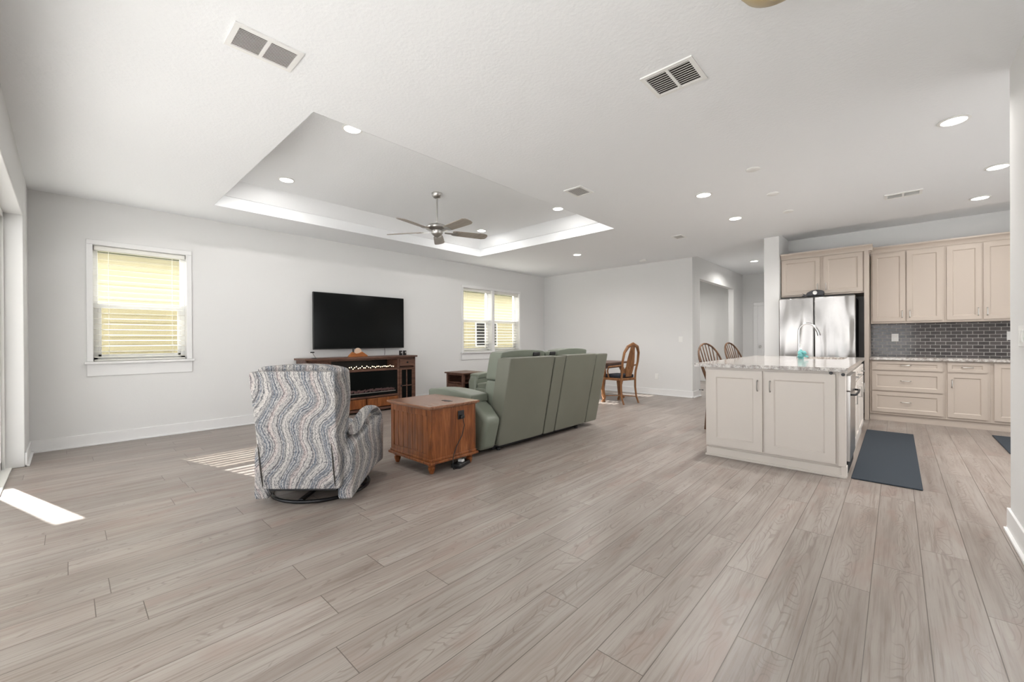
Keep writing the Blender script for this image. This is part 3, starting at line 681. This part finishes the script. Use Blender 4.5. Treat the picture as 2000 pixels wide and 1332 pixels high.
b.build('basin', M['steel2'], r); MB().lathe([(.0001, -.199), (.04, -.199), (.042, -.196), (.0001, -.196)], seg=20).build('drain', M['chrome'], r)
r = thing('faucet', 'chrome gooseneck faucet on the island', 'faucet', (-.935, 6.5, .943))
MB().lathe([(.0001, 0), (.028, 0), (.028, .01), (.019, .02), (.019, .07), (.014, .08), (.0001, .08)], seg=24).build('base', M['chrome'], r)
pth = [(0, 0, .06), (0, 0, .30)]+[(.095-.095*math.cos(R(a)), 0, .33+.115*math.sin(R(a))) for a in range(0, 151, 15)]
MB().tube(pth, .0125, 12).build('neck', M['chrome'], r)
e = Vector(pth[-1]); MB().tube([e, e+Vector((.028, 0, -.05)), e+Vector((.04, 0, -.10))], [.016, .018, .020], 12).build('spray_head', M['chrome'], r)
MB().tube([(0, -.018, .05), (0, -.06, .065), (0, -.085, .085)], .006, 8).build('lever', M['chrome'], r)
r = thing('soap_bottle', 'small clear soap bottle with white pump beside the faucet', 'bottle', (-.865, 6.17, .943))
MB().lathe([(.0001, 0), (.028, 0), (.03, .01), (.03, .09), (.012, .105), (.012, .115), (.0001, .115)], seg=20).build('bottle_body', M['teal'], r)
MB().lathe([(.0001, .115), (.013, .115), (.013, .135), (.005, .14), (.005, .165), (.012, .168), (.012, .178), (.0001, .178)], seg=16).build('pump', M['plastic'], r)
r = thing('dish_scrubber', 'teal ruffled mesh scrubber beside the faucet on the island', 'scrubber', (-.83, 6.05, .943))
b = MB(); rs = random.Random(3)
for k in range(26):
    a, e_ = rs.random()*6.28, rs.uniform(-.2, 1.5); d_ = Vector((math.cos(a)*math.cos(e_), math.sin(a)*math.cos(e_), math.sin(e_)))
    c_ = Vector((0, 0, .045)); s_ = d_.cross(Vector((rs.random(), rs.random(), rs.random()))).normalized()
    b.tube([c_, c_+d_*.025+s_*.01, c_+d_*.045, c_+d_*.045+s_*.02, c_+d_*.02+s_*.028], [.010, .012, .010, .012, .009], 7)
b.build('mesh_ruffle', M['teal'], r)
# kitchen mats
def matobj(x0, x1, y0, y1, label):
    o = MB().box(x0, x1, y0, y1, .001, .013).build('kitchen_mat', M['mat'], bevel=.005); tag(o, label, 'mat', 'dark blue kitchen mats')
matobj(-.285, .15, 4.53, 7.05, 'long dark blue mat beside the island')
matobj(.845, 1.45, 6.55, 7.62, 'dark blue mat by the sink counter, half hidden by the right wall')

# ------------------------------------------------------------------ bar stools
st = thing('bar_stool', 'brown hoop-back bar stool with spindles at the island, nearer one', 'stool', (-1.67, 5.83, 0), R(-112), 'hoop-back stools at the island')
MB().lathe([(.0001, 0), (.15, 0), (.19, .012), (.195, .03), (.18, .04), (.0001, .035)], (0, 0, .60), 28).build('seat', M['darkoak'], st)
for sx in (-1, 1):
    for sy in (-1, 1):
        MB().tube([(sx*.10, sy*.10, .605), (sx*.12, sy*.12, .35), (sx*.145, sy*.145, 0)], [.016, .02, .013], 10).build('leg', M['darkoak'], st)
MB().tube([(.172*math.cos(R(a)), .172*math.sin(R(a)), .22) for a in range(0, 360, 15)], .010, 8, True).build('foot_ring', M['darkoak'], st)
hp = []
for a in range(0, 181, 12):
    c_, s_ = math.cos(R(a)), math.sin(R(a)); hp.append((.205*c_, -.165-.10*s_**1.0-.0, .885+.245*s_))
hoop = [(.13, -.12, .63), (.17, -.145, .76)]+hp+[(-.17, -.145, .76), (-.13, -.12, .63)]
MB().tube(hoop, .0125, 10).build('back_hoop', M['darkoak'], st)
for k in range(7):
    u_ = (k-3)/3.0; x_ = u_*.15; a = math.acos(max(-1, min(1, x_*1.15/.205)))
    top = (x_*1.15, -.165-.10*math.sin(a), .885+.245*math.sin(a))
    MB().tube([(x_*.75, -.135+abs(u_)*.02, .63), (x_*1.0, -.18, .85), top], [.007, .009, .006], 8).build('spindle', M['darkoak'], st)
dup(st, (-1.66, 6.95, 0), R(-104), 'brown hoop-back bar stool with spindles at the island, farther one')

# ------------------------------------------------------------------ dining set
dt = thing('dining_table', 'dark reddish wooden dining table behind the sofa', 'table', (-4.85, 7.38, 0))
b = MB(); b.soft(-.86, .86, -.48, .48, .715, .75, .01, (2, 2, 1)); b.build('table_top', M['tablewood'], dt, sub=1)
box('apron', M['tablewood'], (-.74, .74, -.38, .38, .63, .715), dt, .004)
for sx in (-1, 1):
    for sy in (-1, 1):
        MB().tube([(sx*.70, sy*.34, .68), (sx*.74, sy*.38, .55), (sx*.71, sy*.35, .3), (sx*.68, sy*.32, .12), (sx*.73, sy*.37, .03), (sx*.75, sy*.39, 0)], [.05, .05, .033, .022, .03, .028], 10).build('leg', M['oak'], dt)
def dchair(loc, rz, label):
    r = thing('dining_chair', label, 'chair', loc, rz)
    b = MB(); b.soft(-.24, .24, -.22, .24, .43, .475, .02, (2, 2, 1), lambda p: (p.x*(1+.12*(p.y/.24)), p.y, p.z)); b.build('seat_frame', M['oak'], r, sub=1)
    b = MB(); b.soft(-.2, .2, -.17, .22, .475, .535, .03, (2, 2, 1)); b.build('seat_pad', M['seatpad'], r, sub=2)
    for sx in (-1, 1):
        MB().tube([(sx*.215, .2, .45), (sx*.245, .23, .36), (sx*.225, .21, .2), (sx*.205, .19, .08), (sx*.225, .22, .02), (sx*.23, .23, 0)], [.042, .046, .03, .02, .028, .026], 10).build('leg', M['oak'], r)
        MB().tube([(sx*.20, -.2, .46), (sx*.20, -.2, .3), (sx*.205, -.22, .12), (sx*.21, -.27, 0)], [.02, .019, .017, .016], 8).build('leg', M['oak'], r)
    MB().tube([(-.2, -.2, .12), (0, -.02, .13), (.2, .19, .12)], .009, 8).tube([(.2, -.2, .12), (0, -.02, .13), (-.2, .19, .12)], .009, 8).build('stretcher', M['oak'], r)
    bp = [(-.195, -.2, .44), (-.19, -.22, .60), (-.215, -.25, .78), (-.20, -.28, .95), (-.13, -.305, 1.06), (0, -.315, 1.105), (.13, -.305, 1.06), (.20, -.28, .95), (.215, -.25, .78), (.19, -.22, .60), (.195, -.2, .44)]
    MB().tube(bp, [.02, .019, .021, .024, .03, .036, .03, .024, .021, .019, .02], 10).build('back_frame', M['oak'], r)
    b = MB(); N_ = 9; bmv = []
    for i in range(N_):
        t_ = i/(N_-1); z_ = .50+t_*.57; y_ = -.205-.11*t_; w2 = .075+.030*math.sin(t_*3.14*1.3)
        bmv.append([b.bm.verts.new(p) for p in ((-w2, y_-.006, z_), (w2, y_-.006, z_), (w2, y_+.006, z_), (-w2, y_+.006, z_))])
    for A_, B_ in zip(bmv, bmv[1:]):
        for k in range(4): b.bm.faces.new((A_[k], A_[(k+1) % 4], B_[(k+1) % 4], B_[k]))
    b.bm.faces.new(bmv[0]); b.bm.faces.new(bmv[-1]); b.build('splat', M['oak'], r)
    b = MB()
    for sx in (-1, 1):
        b.tube([(sx*.21, -.24, .72), (sx*.26, -.12, .70), (sx*.265, .04, .68), (sx*.25, .08, .60), (sx*.24, .06, .48)], .014, 8)
    b.build('arms', M['oak'], r)
    return r
dchair((-3.86, 7.16, 0), R(78), 'carved oak dining armchair with navy seat pad pulled up to the dining table')

# ------------------------------------------------------------------ green recliner sofa
def lean(p): return p
def seating(root, segs, arms, endstrip=None, consoles=()):
    """local: x across, -y front, +y back. back rear line y=.50 at z .05 -> .70 at z 1.02"""
    def by(z): return .50+.20*(z-.05)/.97
    xmin = min([s[0] for s in segs]+[c_[0] for c_ in consoles]); xmax = max([s[1] for s in segs]+[c_[1] for c_ in consoles])
    # recessed frame/base
    box('base_frame', M['black'], (xmin+.03, xmax-.03, -.36, .40, .012, .10), root)
    for (x0, x1) in segs:
        def bend(p):
            z = p.z; f = by(z); side = 1-.0*abs(p.x)
            return (p.x, f-.19*(1-p.y), z)
        # outer back shell: y param 0..1 thickness
        b = MB(); b.soft(x0+.011, x1-.011, 0, 1, .065, 1.01, .05, (3, 1, 4), bend); b.build('back_shell', M['leather'], root, sub=2)
        # front cushions (headrest, lumbar) 
        xm = (x0+x1)/2; hw = (x1-x0)/2-.01
        for (za, zb, t0, bump) in ((.76, 1.085, .17, .03), (.46, .78, .16, .05)):
            def cf(p, za=za, zb=zb, t0=t0, bump=bump):
                z = p.z; u_ = (p.x-xm)/hw; v_ = (z-(za+zb)/2)/((zb-za)/2)
                return (p.x, by(z)-.16-t0*(1-p.y)-bump*(1-p.y)*(1-u_*u_*.6)*(1-v_*v_*.7), z-.025*abs(u_)**3*(1 if v_ > 0 else 0))
            b = MB(); b.soft(x0+.02, x1-.02, 0, 1, za, zb, .05, (4, 1, 2), cf); b.build('back_cushion', M['leather2'], root, sub=2)
        b = MB(); b.soft(x0+.005, x1-.005, -.43, .26, .30, .47, .06, (3, 3, 1), lambda p: (p.x, p.y, p.z+(.025*(1-((p.x-xm)/hw)**2) if p.z > .4 else 0))); b.build('seat_cushion', M['leather2'], root, sub=2)
        b = MB(); b.soft(x0+.005, x1-.005, -.47, -.38, .09, .38, .03, (3, 1, 2)); b.build('footrest', M['leather2'], root, sub=2)
    for (x0, x1) in consoles:
        def bend(p): return (p.x, by(p.z)-.19*(1-p.y), p.z)
        b = MB(); b.soft(x0+.009, x1-.009, 0, 1, .065, 1.0, .03, (1, 1, 4), bend); b.build('console_back', M['leather'], root, sub=2)
        b = MB(); b.soft(x0+.01, x1-.01, -.38, .30, .08, .58, .04, (1, 3, 2)); b.build('console', M['leather2'], root, sub=2)
        b = MB(); b.soft(x0+.008, x1-.008, 0, 1, .62, 1.055, .04, (1, 1, 2), lambda p: (p.x, by(p.z)-.15-.14*(1-p.y), p.z)); b.build('console_cushion', M['leather2'], root, sub=2)
        b = MB()
        for k in (-1, 1): b.lathe([(.0001, .579), (.045, .579), (.048, .586), (.0001, .586)], (((x0+x1)/2), -.22+k*.07, 0), 20)
        b.build('cup_holder', M['steel2'], root)
    for (x0, x1) in arms:
        b = MB(); b.prism([(.48, .05), (.57, .375), (.44, .50), (.30, .575), (.05, .62), (-.25, .63), (-.40, .60), (-.455, .50), (-.45, .06)], x0, x1, 'x'); b.build('arm', M['leather2'], root, bevel=.045, seg=5, smooth=60)
        b = MB(); b.soft(x0-.012, x1+.012, -.40, .36, .565, .655, .04, (1, 4, 1), lambda p: (p.x, p.y, p.z-.10*max(0, p.y)**1.5*1.6-.08*max(0, -p.y-.2)**2*8)); b.build('arm_pad', M['leather2'], root, sub=2)
    if endstrip:
        x0, x1 = endstrip
        def bend(p): return (p.x, by(p.z)-.3*(1-p.y), p.z)
        b = MB(); b.soft(x0+.009, x1-.003, 0, 1, .065, 1.005, .04, (1, 1, 4), bend); b.build('end_wing', M['leather'], root, sub=2)
    b = MB()
    for x in (xmin+.10, xmax-.10):
        for y in (-.34, .42): b.lathe([(.0001, 0), (.022, 0), (.024, .03), (.0001, .03)], (x, y, 0), 14)
    b.build('feet', M['black'], root)
so = thing('reclining_sofa', 'sage green leather reclining sofa with its back to the room', 'sofa', (-3.6, 3.98, 0), R(-90))
seating(so, [(.11, .885), (-.80, -.11)], [(.885, 1.105), (-1.10, -.88)], (-1.09, -.80), [(-.11, .11)])
b = MB()
for x_ in (.28, -.02): b.soft(x_-.06, x_+.06, .48, .56, 1.01, 1.055, .02, (1, 1, 1))
o = b.build('headrest_controls', M['black'], so, sub=1)
ch = thing('green_recliner', 'sage green leather armchair beyond the sofa, next to the small side table', 'armchair', (-5.16, 5.36, 0), 0)
seating(ch, [(-.29, .29)], [(-.49, -.29), (.29, .49)]); ch.scale = (1, 1, .93)

# ------------------------------------------------------------------ patterned recliner
rc = thing('swivel_recliner', 'wavy grey and pink patterned swivel recliner seen from behind', 'recliner', (-3.45, 1.421, 0), R(42.9))
def rb(z): return -.42-.12*(z-.13)/.87
def cf(p):
    z = p.z; y = rb(z)+.17*p.y*(1.0-.0*z)
    wdt = 1+.05*max(0, (z-.6)/.4)
    return (p.x*wdt+.01, y, z)
b = MB(); b.soft(-.262, .31, 0, 1, .13, .985, .045, (4, 1, 5), cf); b.build('back_shell', M['weave'], rc, sub=2)
def hf(p):
    z = p.z; u_ = p.x/.3; v_ = (z-.80)/.22
    return (p.x*(1.06-.10*max(0, -v_)), rb(z)+.12+.15*p.y+.05*p.y*(1-u_*u_), z-.03*abs(u_)**3*(v_ > 0))
b = MB(); b.soft(-.258, .32, 0, 1, .60, 1.025, .05, (4, 1, 3), hf); b.build('headrest', M['weave'], rc, sub=2)
def lf(p):
    u_ = p.x/.27; return (p.x, rb(p.z)+.14+.18*p.y+.05*p.y*(1-u_*u_), p.z)
b = MB(); b.soft(-.23, .29, 0, 1, .36, .64, .05, (4, 1, 2), lf); b.build('lumbar_cushion', M['weave'], rc, sub=2)
b = MB(); b.soft(-.22, .28, -.30, .40, .30, .47, .06, (3, 3, 1), lambda p: (p.x, p.y, p.z+(.03*(1-(p.x/.27)**2) if p.z > .4 else 0))); b.build('seat_cushion', M['weave'], rc, sub=2)
b = MB(); b.soft(-.22, .28, .36, .46, .12, .40, .04, (3, 1, 2)); b.build('footrest', M['weave'], rc, sub=2)
for sx in (-1, 1):
    cx_ = .33 if sx > 0 else -.283
    b = MB(); b.soft(cx_-.055, cx_+.055, -.37, .40, .115, .50, .05, (1, 4, 3), lambda p: (p.x+.012*sx*math.sin((p.y+.37)*5)*(1 if (p.x-cx_)*sx > 0 else 0), p.y+.02*(p.z-.1), p.z-.22*max(0, .0-p.y-.05)**2*4+.015*math.sin(p.y*9))); b.build('side_panel', M['weave'], rc, sub=2)
    b = MB(); b.soft(cx_-.045, cx_+.05, .05, .36, .40, .53, .05, (1, 2, 1)); b.build('side_cushion', M['weave'], rc, sub=2)
    pth = [(cx_, -.24, .47), (cx_, -.12, .535), (cx_, .02, .60), (cx_, .15, .625), (cx_, .27, .605), (cx_, .35, .54), (cx_, .385, .45), (cx_, .39, .36)]
    # padded bow: flat band following the arch
    b = MB(); rings = []
    for i, p in enumerate(pth):
        q0 = Vector(pth[max(0, i-1)]); q1 = Vector(pth[min(len(pth)-1, i+1)]); d_ = (q1-q0).normalized(); nrm = Vector((0, -d_.z, d_.y)); c_ = Vector(p); hw, ht = .048, .020
        rings.append([b.bm.verts.new(c_+Vector((hw*u_, 0, 0))+nrm*ht*v_) for u_, v_ in ((-1, -.6), (1, -.6), (1.08, .4), (.6, 1.2), (-.6, 1.2), (-1.08, .4))])
    for A_, B_ in zip(rings, rings[1:]):
        for k in range(6): b.bm.faces.new((A_[k], A_[(k+1) % 6], B_[(k+1) % 6], B_[k]))
    b.bm.faces.new(rings[0]); b.bm.faces.new(rings[-1]); ar = b.build('arm', M['weave'], rc, sub=2)
    b = MB(); b.prism([(.30, .50), (.345, .50), (.368, .43), (.37, .35), (.30, .35)], cx_-.03, cx_+.03, 'x'); b.build('arm_lining', M['armlining'], ar, bevel=.008)
# swivel base
ring = [(.36*math.cos(R(a))-.0, .36*math.sin(R(a))-.0, .016) for a in range(0, 360, 10)]
b = MB(); b.tube(ring, .013, 10, True); b.build('base_ring', M['blackmetal'], rc)
b = MB(); b.box(-.35, .35, -.018, .018, .016, .034).box(-.018, .018, -.35, .35, .016, .034); b.build('base_cross', M['blackmetal'], rc, bevel=.003)
MB().lathe([(.0001, .03), (.05, .03), (.045, .10), (.0001, .10)], seg=20).build('swivel_post', M['blackmetal'], rc)
b = MB(); b.box(-.23, .27, -.36, .30, .098, .125); b.build('mechanism_plate', M['black'], rc, bevel=.004)
b = MB()
for x_ in (.282, -.238): b.tube([(x_-.004, rb(.47)-.001, .47), (x_, rb(.32)-.003, .32), (x_+.003, rb(.2)-.003, .2), (x_+.004, rb(.15)-.001, .15)], [.002, .005, .005, .002], 8)
b.build('zip_slit', M['gap'], rc)

# ------------------------------------------------------------------ storage chest end table
cx0_, cx1_, cy0_, cy1_ = -3.66, -3.01, 2.175, 2.71
ct = thing('storage_chest', 'reddish brown wooden chest end table on turned feet beside the sofa', 'end table', ((cx0_+cx1_)/2, (cy0_+cy1_)/2, 0))
a, c = (cx1_-cx0_)/2, (cy1_-cy0_)/2
box('body', M['chestwood'], (-a+.012, a-.012, -c+.012, c-.012, .10, .585), ct, .002)
b = MB(); b.box(-a-.03, a+.03, -c-.03, c+.03, .59, .612); b.box(-a-.012, a+.012, -c-.012, c+.012, .578, .592); b.build('top', M['chesttop'], ct, bevel=.006, seg=3)
b = MB(); b.box(-a-.02, a+.02, -c-.02, c+.02, .095, .118).box(-a-.006, a+.006, -c-.006, c+.006, .118, .14); b.build('base_moulding', M['chestwood'], ct, bevel=.004)
b = MB()   # framed beadboard on the -Y side
b.box(-a, -a+.05, -c, -c+.015, .13, .582).box(a-.05, a, -c, -c+.015, .13, .582).box(-a+.05, a-.05, -c, -c+.015, .13, .18).box(-a+.05, a-.05, -c, -c+.015, .52, .582)
nb = 7
for k in range(nb):
    x_ = -a+.05+(2*a-.10)*k/nb; b.box(x_+.002, x_+(2*a-.10)/nb-.002, -c+.006, -c+.0125, .18, .52)
b.build('side_frame', M['chestwood'], ct, bevel=.003)
b = MB(); b.box(-a, -a+.05, c-.015, c, .13, .582).box(a-.05, a, c-.015, c, .13, .582).box(-a+.05, a-.05, c-.015, c, .13, .18).box(-a+.05, a-.05, c-.015, c, .52, .582).build('side_frame', M['chestwood'], ct, bevel=.003)
box('back_panel', M['chestwood'], (a-.012, a, -c+.016, c-.016, .13, .582), ct, .002)
for sx in (-1, 1):
    for sy in (-1, 1):
        MB().lathe([(.0001, 0), (.016, 0), (.022, .012), (.03, .035), (.033, .055), (.024, .066), (.034, .075), (.036, .095), (.0001, .097)], (sx*(a-.045), sy*(c-.045), 0), 20).build('foot', M['chestwood'], ct)
b = MB(); b.lathe([(.0001, .612), (.03, .612), (.03, .615), (.0001, .615)], (.16, .05, 0), 20).box(.10, .22, .03, .07, .612, .6145); b.build('charging_inlay', M['black'], ct)
b = MB(); b.box(0, .014, -.035, .035, -.045, .035); r = b.build('socket_plate', M['black'], ct, bevel=.004); r.location = (a+.001, 2.52-(cy0_+cy1_)/2, .50)
box('plug', M['black'], (.014, .04, -.02, .02, -.035, -.005), r, .005)
o = MB().tube([(cx1_+.035, 2.52, .475), (cx1_+.045, 2.53, .40), (cx1_+.02, 2.52, .30), (cx1_+.01, 2.47, .22), (cx1_+.02, 2.42, .14), (cx1_+.03, 2.40, .05), (cx1_+.03, 2.41, .012), (cx1_+.02, 2.47, .008), (cx1_-.03, 2.53, .02)], .004, 8).build('power_cord', M['black'], ct); o.location = -ct.location
r = thing('power_strip', 'black power adapter brick on the floor beneath the chest end table', 'power strip', (-3.05, 2.56, 0), R(20))
box('brick', M['black'], (-.05, .05, -.11, .11, .001, .04), r, .008); box('plug', M['plastic'], (-.02, .03, -.03, .01, .041, .065), r, .004)

# ------------------------------------------------------------------ TV and media console
tv = thing('television', 'large black flat television mounted on the left wall', 'television', (-6.75, 3.475, 1.52))
b = MB(); b.box(-.045, .0, -.82, .82, -.46, .46); b.build('bezel', M['black'], tv, bevel=.004)
box('screen', M['darkglass'], (.0, .002, -.812, .812, -.445, .452), tv)
box('wall_mount', M['black'], (-.085, -.045, -.2, .2, -.15, .15), tv)
o = MB().tube([(-6.80, 3.92, 1.07), (-6.805, 3.93, 1.0), (-6.80, 3.92, .935)], .004, 6).build('power_cord', M['black'], tv); o.location = (6.75, -3.475, -1.52)
tv_s = thing('media_console', 'dark brown media console with electric fireplace beneath the television', 'media console', (-6.40, 3.36, 0))
b = MB()   # carcass pieces; local +x is front (x=0 front plane), back -.42
Wd = .945; tw = .34
b.box(-.41, -.02, -Wd, -Wd+.025, .05, .90).box(-.41, -.02, Wd-.025, Wd, .05, .90).box(-.41, -.395, -Wd, Wd, .05, .90)
b.box(-.41, -.02, -Wd, Wd, .03, .07).box(-.41, -.02, -Wd, -.60, .72, .735).box(-.41, -.02, .60, Wd, .72, .735)
for s_ in (-1, 1): b.box(-.41, -.005, s_*.60-.02, s_*.60+.02, .05, .90); b.box(-.03, 0, s_*(Wd-.02)-.02, s_*(Wd-.02)+.02, .0, .90)
b.box(-.03, 0, -.62, .62, .69, .725).box(-.03, 0, -Wd, Wd, .875, .90).box(-.02, 0, -Wd, Wd, .03, .07).box(-.41, -.0, -.60, .60, .245, .275).box(-.41, -.02, -.6, .6, .69, .70)
b.build('carcass', M['standwood'], tv_s, bevel=.003)
b = MB(); b.box(-.42, .03, -Wd-.03, Wd+.03, .90, .93); b.build('top', M['standwood'], tv_s, bevel=.006)
for s_ in (-1, 1):
    y0, y1 = (s_*.625, s_*(Wd-.04)); ya, yb = min(y0, y1), max(y0, y1)
    o = box('drawer', M['standwood'], (-.02, .006, ya, yb, .745, .87), tv_s, .004)
    MB().lathe([(.0001, 0), (.009, 0), (.009, .012), (.018, .02), (.014, .028), (.0001, .03)], (.006, (ya+yb)/2, .81), 16, 'x').build('knob', M['blackmetal'], o)
    d = MB(); f = .035
    d.box(-.02, .006, ya, ya+f, .08, .715).box(-.02, .006, yb-f, yb, .08, .715).box(-.02, .006, ya+f, yb-f, .08, .08+f).box(-.02, .006, ya+f, yb-f, .715-f, .715)
    ym = (ya+yb)/2; d.box(-.014, .003, ym-.009, ym+.009, .08+f, .715-f).box(-.014, .003, ya+f, yb-f, .39, .405)
    o = d.build('door', M['standwood'], tv_s, bevel=.002)
    box('pane', M['darkglass'], (-.012, -.009, ya+f-.002, yb-f+.002, .08+f-.002, .715-f+.002), o)
    MB().lathe([(.0001, 0), (.009, 0), (.009, .012), (.016, .02), (.0001, .028)], (.006, ya+.017 if s_ > 0 else yb-.017, .40), 16, 'x').build('knob', M['blackmetal'], o)
for s_ in (-1, 1):
    ya, yb = (-.585, -.01) if s_ < 0 else (.01, .585)
    o = box('drawer', M['chestwood'], (-.02, .006, ya, yb, .085, .235), tv_s, .005)
    MB().lathe([(.0001, 0), (.009, 0), (.009, .012), (.018, .02), (.014, .028), (.0001, .03)], (.006, (ya+yb)/2+s_*.12, .17), 16, 'x').build('knob', M['blackmetal'], o)
# firebox
fb = MB(); fb.box(-.03, -.008, -.58, .58, .28, .685); o = fb.build('fireplace_glass', M['darkglass'], tv_s, bevel=.003)
rs = random.Random(5); b = MB()
for k in range(70):
    y_ = -.52+1.04*(k+rs.random())/70; z_ = .355+rs.random()*.025; s_ = rs.uniform(.010, .018)
    b.soft(-.006-s_, -.006+s_*.5, y_-s_, y_+s_, z_-s_, z_+s_, .01, (1, 1, 1), lambda p, y_=y_, z_=z_: (p.x, p.y+(p.z-z_)*.4, p.z+.2*(p.y-y_)))
b.build('ember_stones', mat('ember_glass', (.10, .055, .055), .35), o)['kind'] = 'stuff'
box('chrome_strip', M['nickel'], (-.008, .0, -.54, .54, .325, .338), o)
# shelf recess above firebox
b = MB(); b.box(-.36, -.35, -.58, .58, .725, .875); b.build('recess_back', M['black'], tv_s)
# string lights: countable bulbs on one strand
r = thing('string_lights', 'strand of small warm bulbs lying on the console shelf', 'string lights', (-6.415, 3.36, .728))
wp = []; bulbs = []
for k in range(34):
    y_ = -.50+k*1.0/33; z_ = .014+.012*math.sin(k*1.9)+.006*(k % 3); wp.append((.0+.008*math.sin(k*2.3), y_, z_)); bulbs.append((.006+.006*math.sin(k), y_, z_+.010))
MB().tube(wp, .0012, 5).build('wire', M['black'], r)
for p in bulbs: MB().lathe([(.0001, -.008), (.005, -.006), (.006, 0), (.004, .007), (.0001, .009)], p, 8).build('bulb', M['fairy'], r)
# decor
r = thing('mountain_decor', 'orange wooden mountain ornament with a pale round sun on the console', 'ornament', (-6.52, 3.275, .931))
MB().prism([(-.17, 0), (-.165, .02), (-.10, .085), (-.03, .055), (.02, .06), (.07, .085), (.165, .02), (.17, 0)], -.012, .012, 'x').build('mountain', M['orangewood'], r, bevel=.003)
MB().lathe([(.0001, -.03), (.062, -.03), (.062, -.016), (.0001, -.016)], (0, .01, .085), 28, 'x').build('sun_disc', mat('pale_disc', (.72, .55, .42), .6), r)
MB().box(-.02, .0, -.085, -.07, .06, .13).build('post', M['black'], r)
for k, (y_, lb) in enumerate(((4.10, 'small dark box on the right end of the console, left of the pair'), (4.18, 'small dark box on the right end of the console, right of the pair'))):
    r = thing('small_speaker', lb, 'speaker', (-6.55, y_, .931), 0, 'pair of small dark boxes on the console')
    box('cabinet', M['black'], (-.025, .025, -.022, .022, 0, .085), r, .005); MB().lathe([(.0001, 0), (.014, 0), (.014, .003), (.0001, .003)], (.025, 0, .05), 16, 'x').build('driver', M['steel2'], r)
r = thing('remote_stand', 'small dark tilted holder at the left end of the console', 'holder', (-6.55, 2.58, .931))
box('base', M['black'], (-.02, .03, -.03, .03, 0, .008), r, .002); MB().tube([(0, .03, .005), (0, -.005, .06), (0, -.02, .09)], .006, 8).build('stem', M['nickel'], r); MB().box(-.012, .012, -.05, .005, .082, .10).build('head', M['black'], r, bevel=.004)
# side table
r = thing('side_table', 'dark brown side table with open shelf between the green armchair and the left wall', 'side table', (-6.0, 5.13, 0))
b = MB(); b.box(-.27, .27, -.27, .27, .575, .60); b.build('top', M['standwood'], r, bevel=.005)
b = MB()
for sx in (-1, 1):
    for sy in (-1, 1): b.box(sx*.22-.022, sx*.22+.022, sy*.22-.022, sy*.22+.022, 0, .575)
b.box(-.22, .22, .225, .235, .1, .575).box(-.235, -.225, -.22, .22, .1, .575).box(-.22, .22, -.22, -.20, .545, .575).box(.20, .22, -.22, .22, .545, .575)
b.build('frame', M['standwood'], r, bevel=.003)
b = MB(); b.box(-.23, .23, -.23, .23, .40, .42).box(-.23, .23, -.23, .23, .12, .14); b.build('shelf', M['standwood'], r, bevel=.002)
box('drawer', M['standwood'], (-.2, .2, -.235, -.22, .15, .39), r, .003)
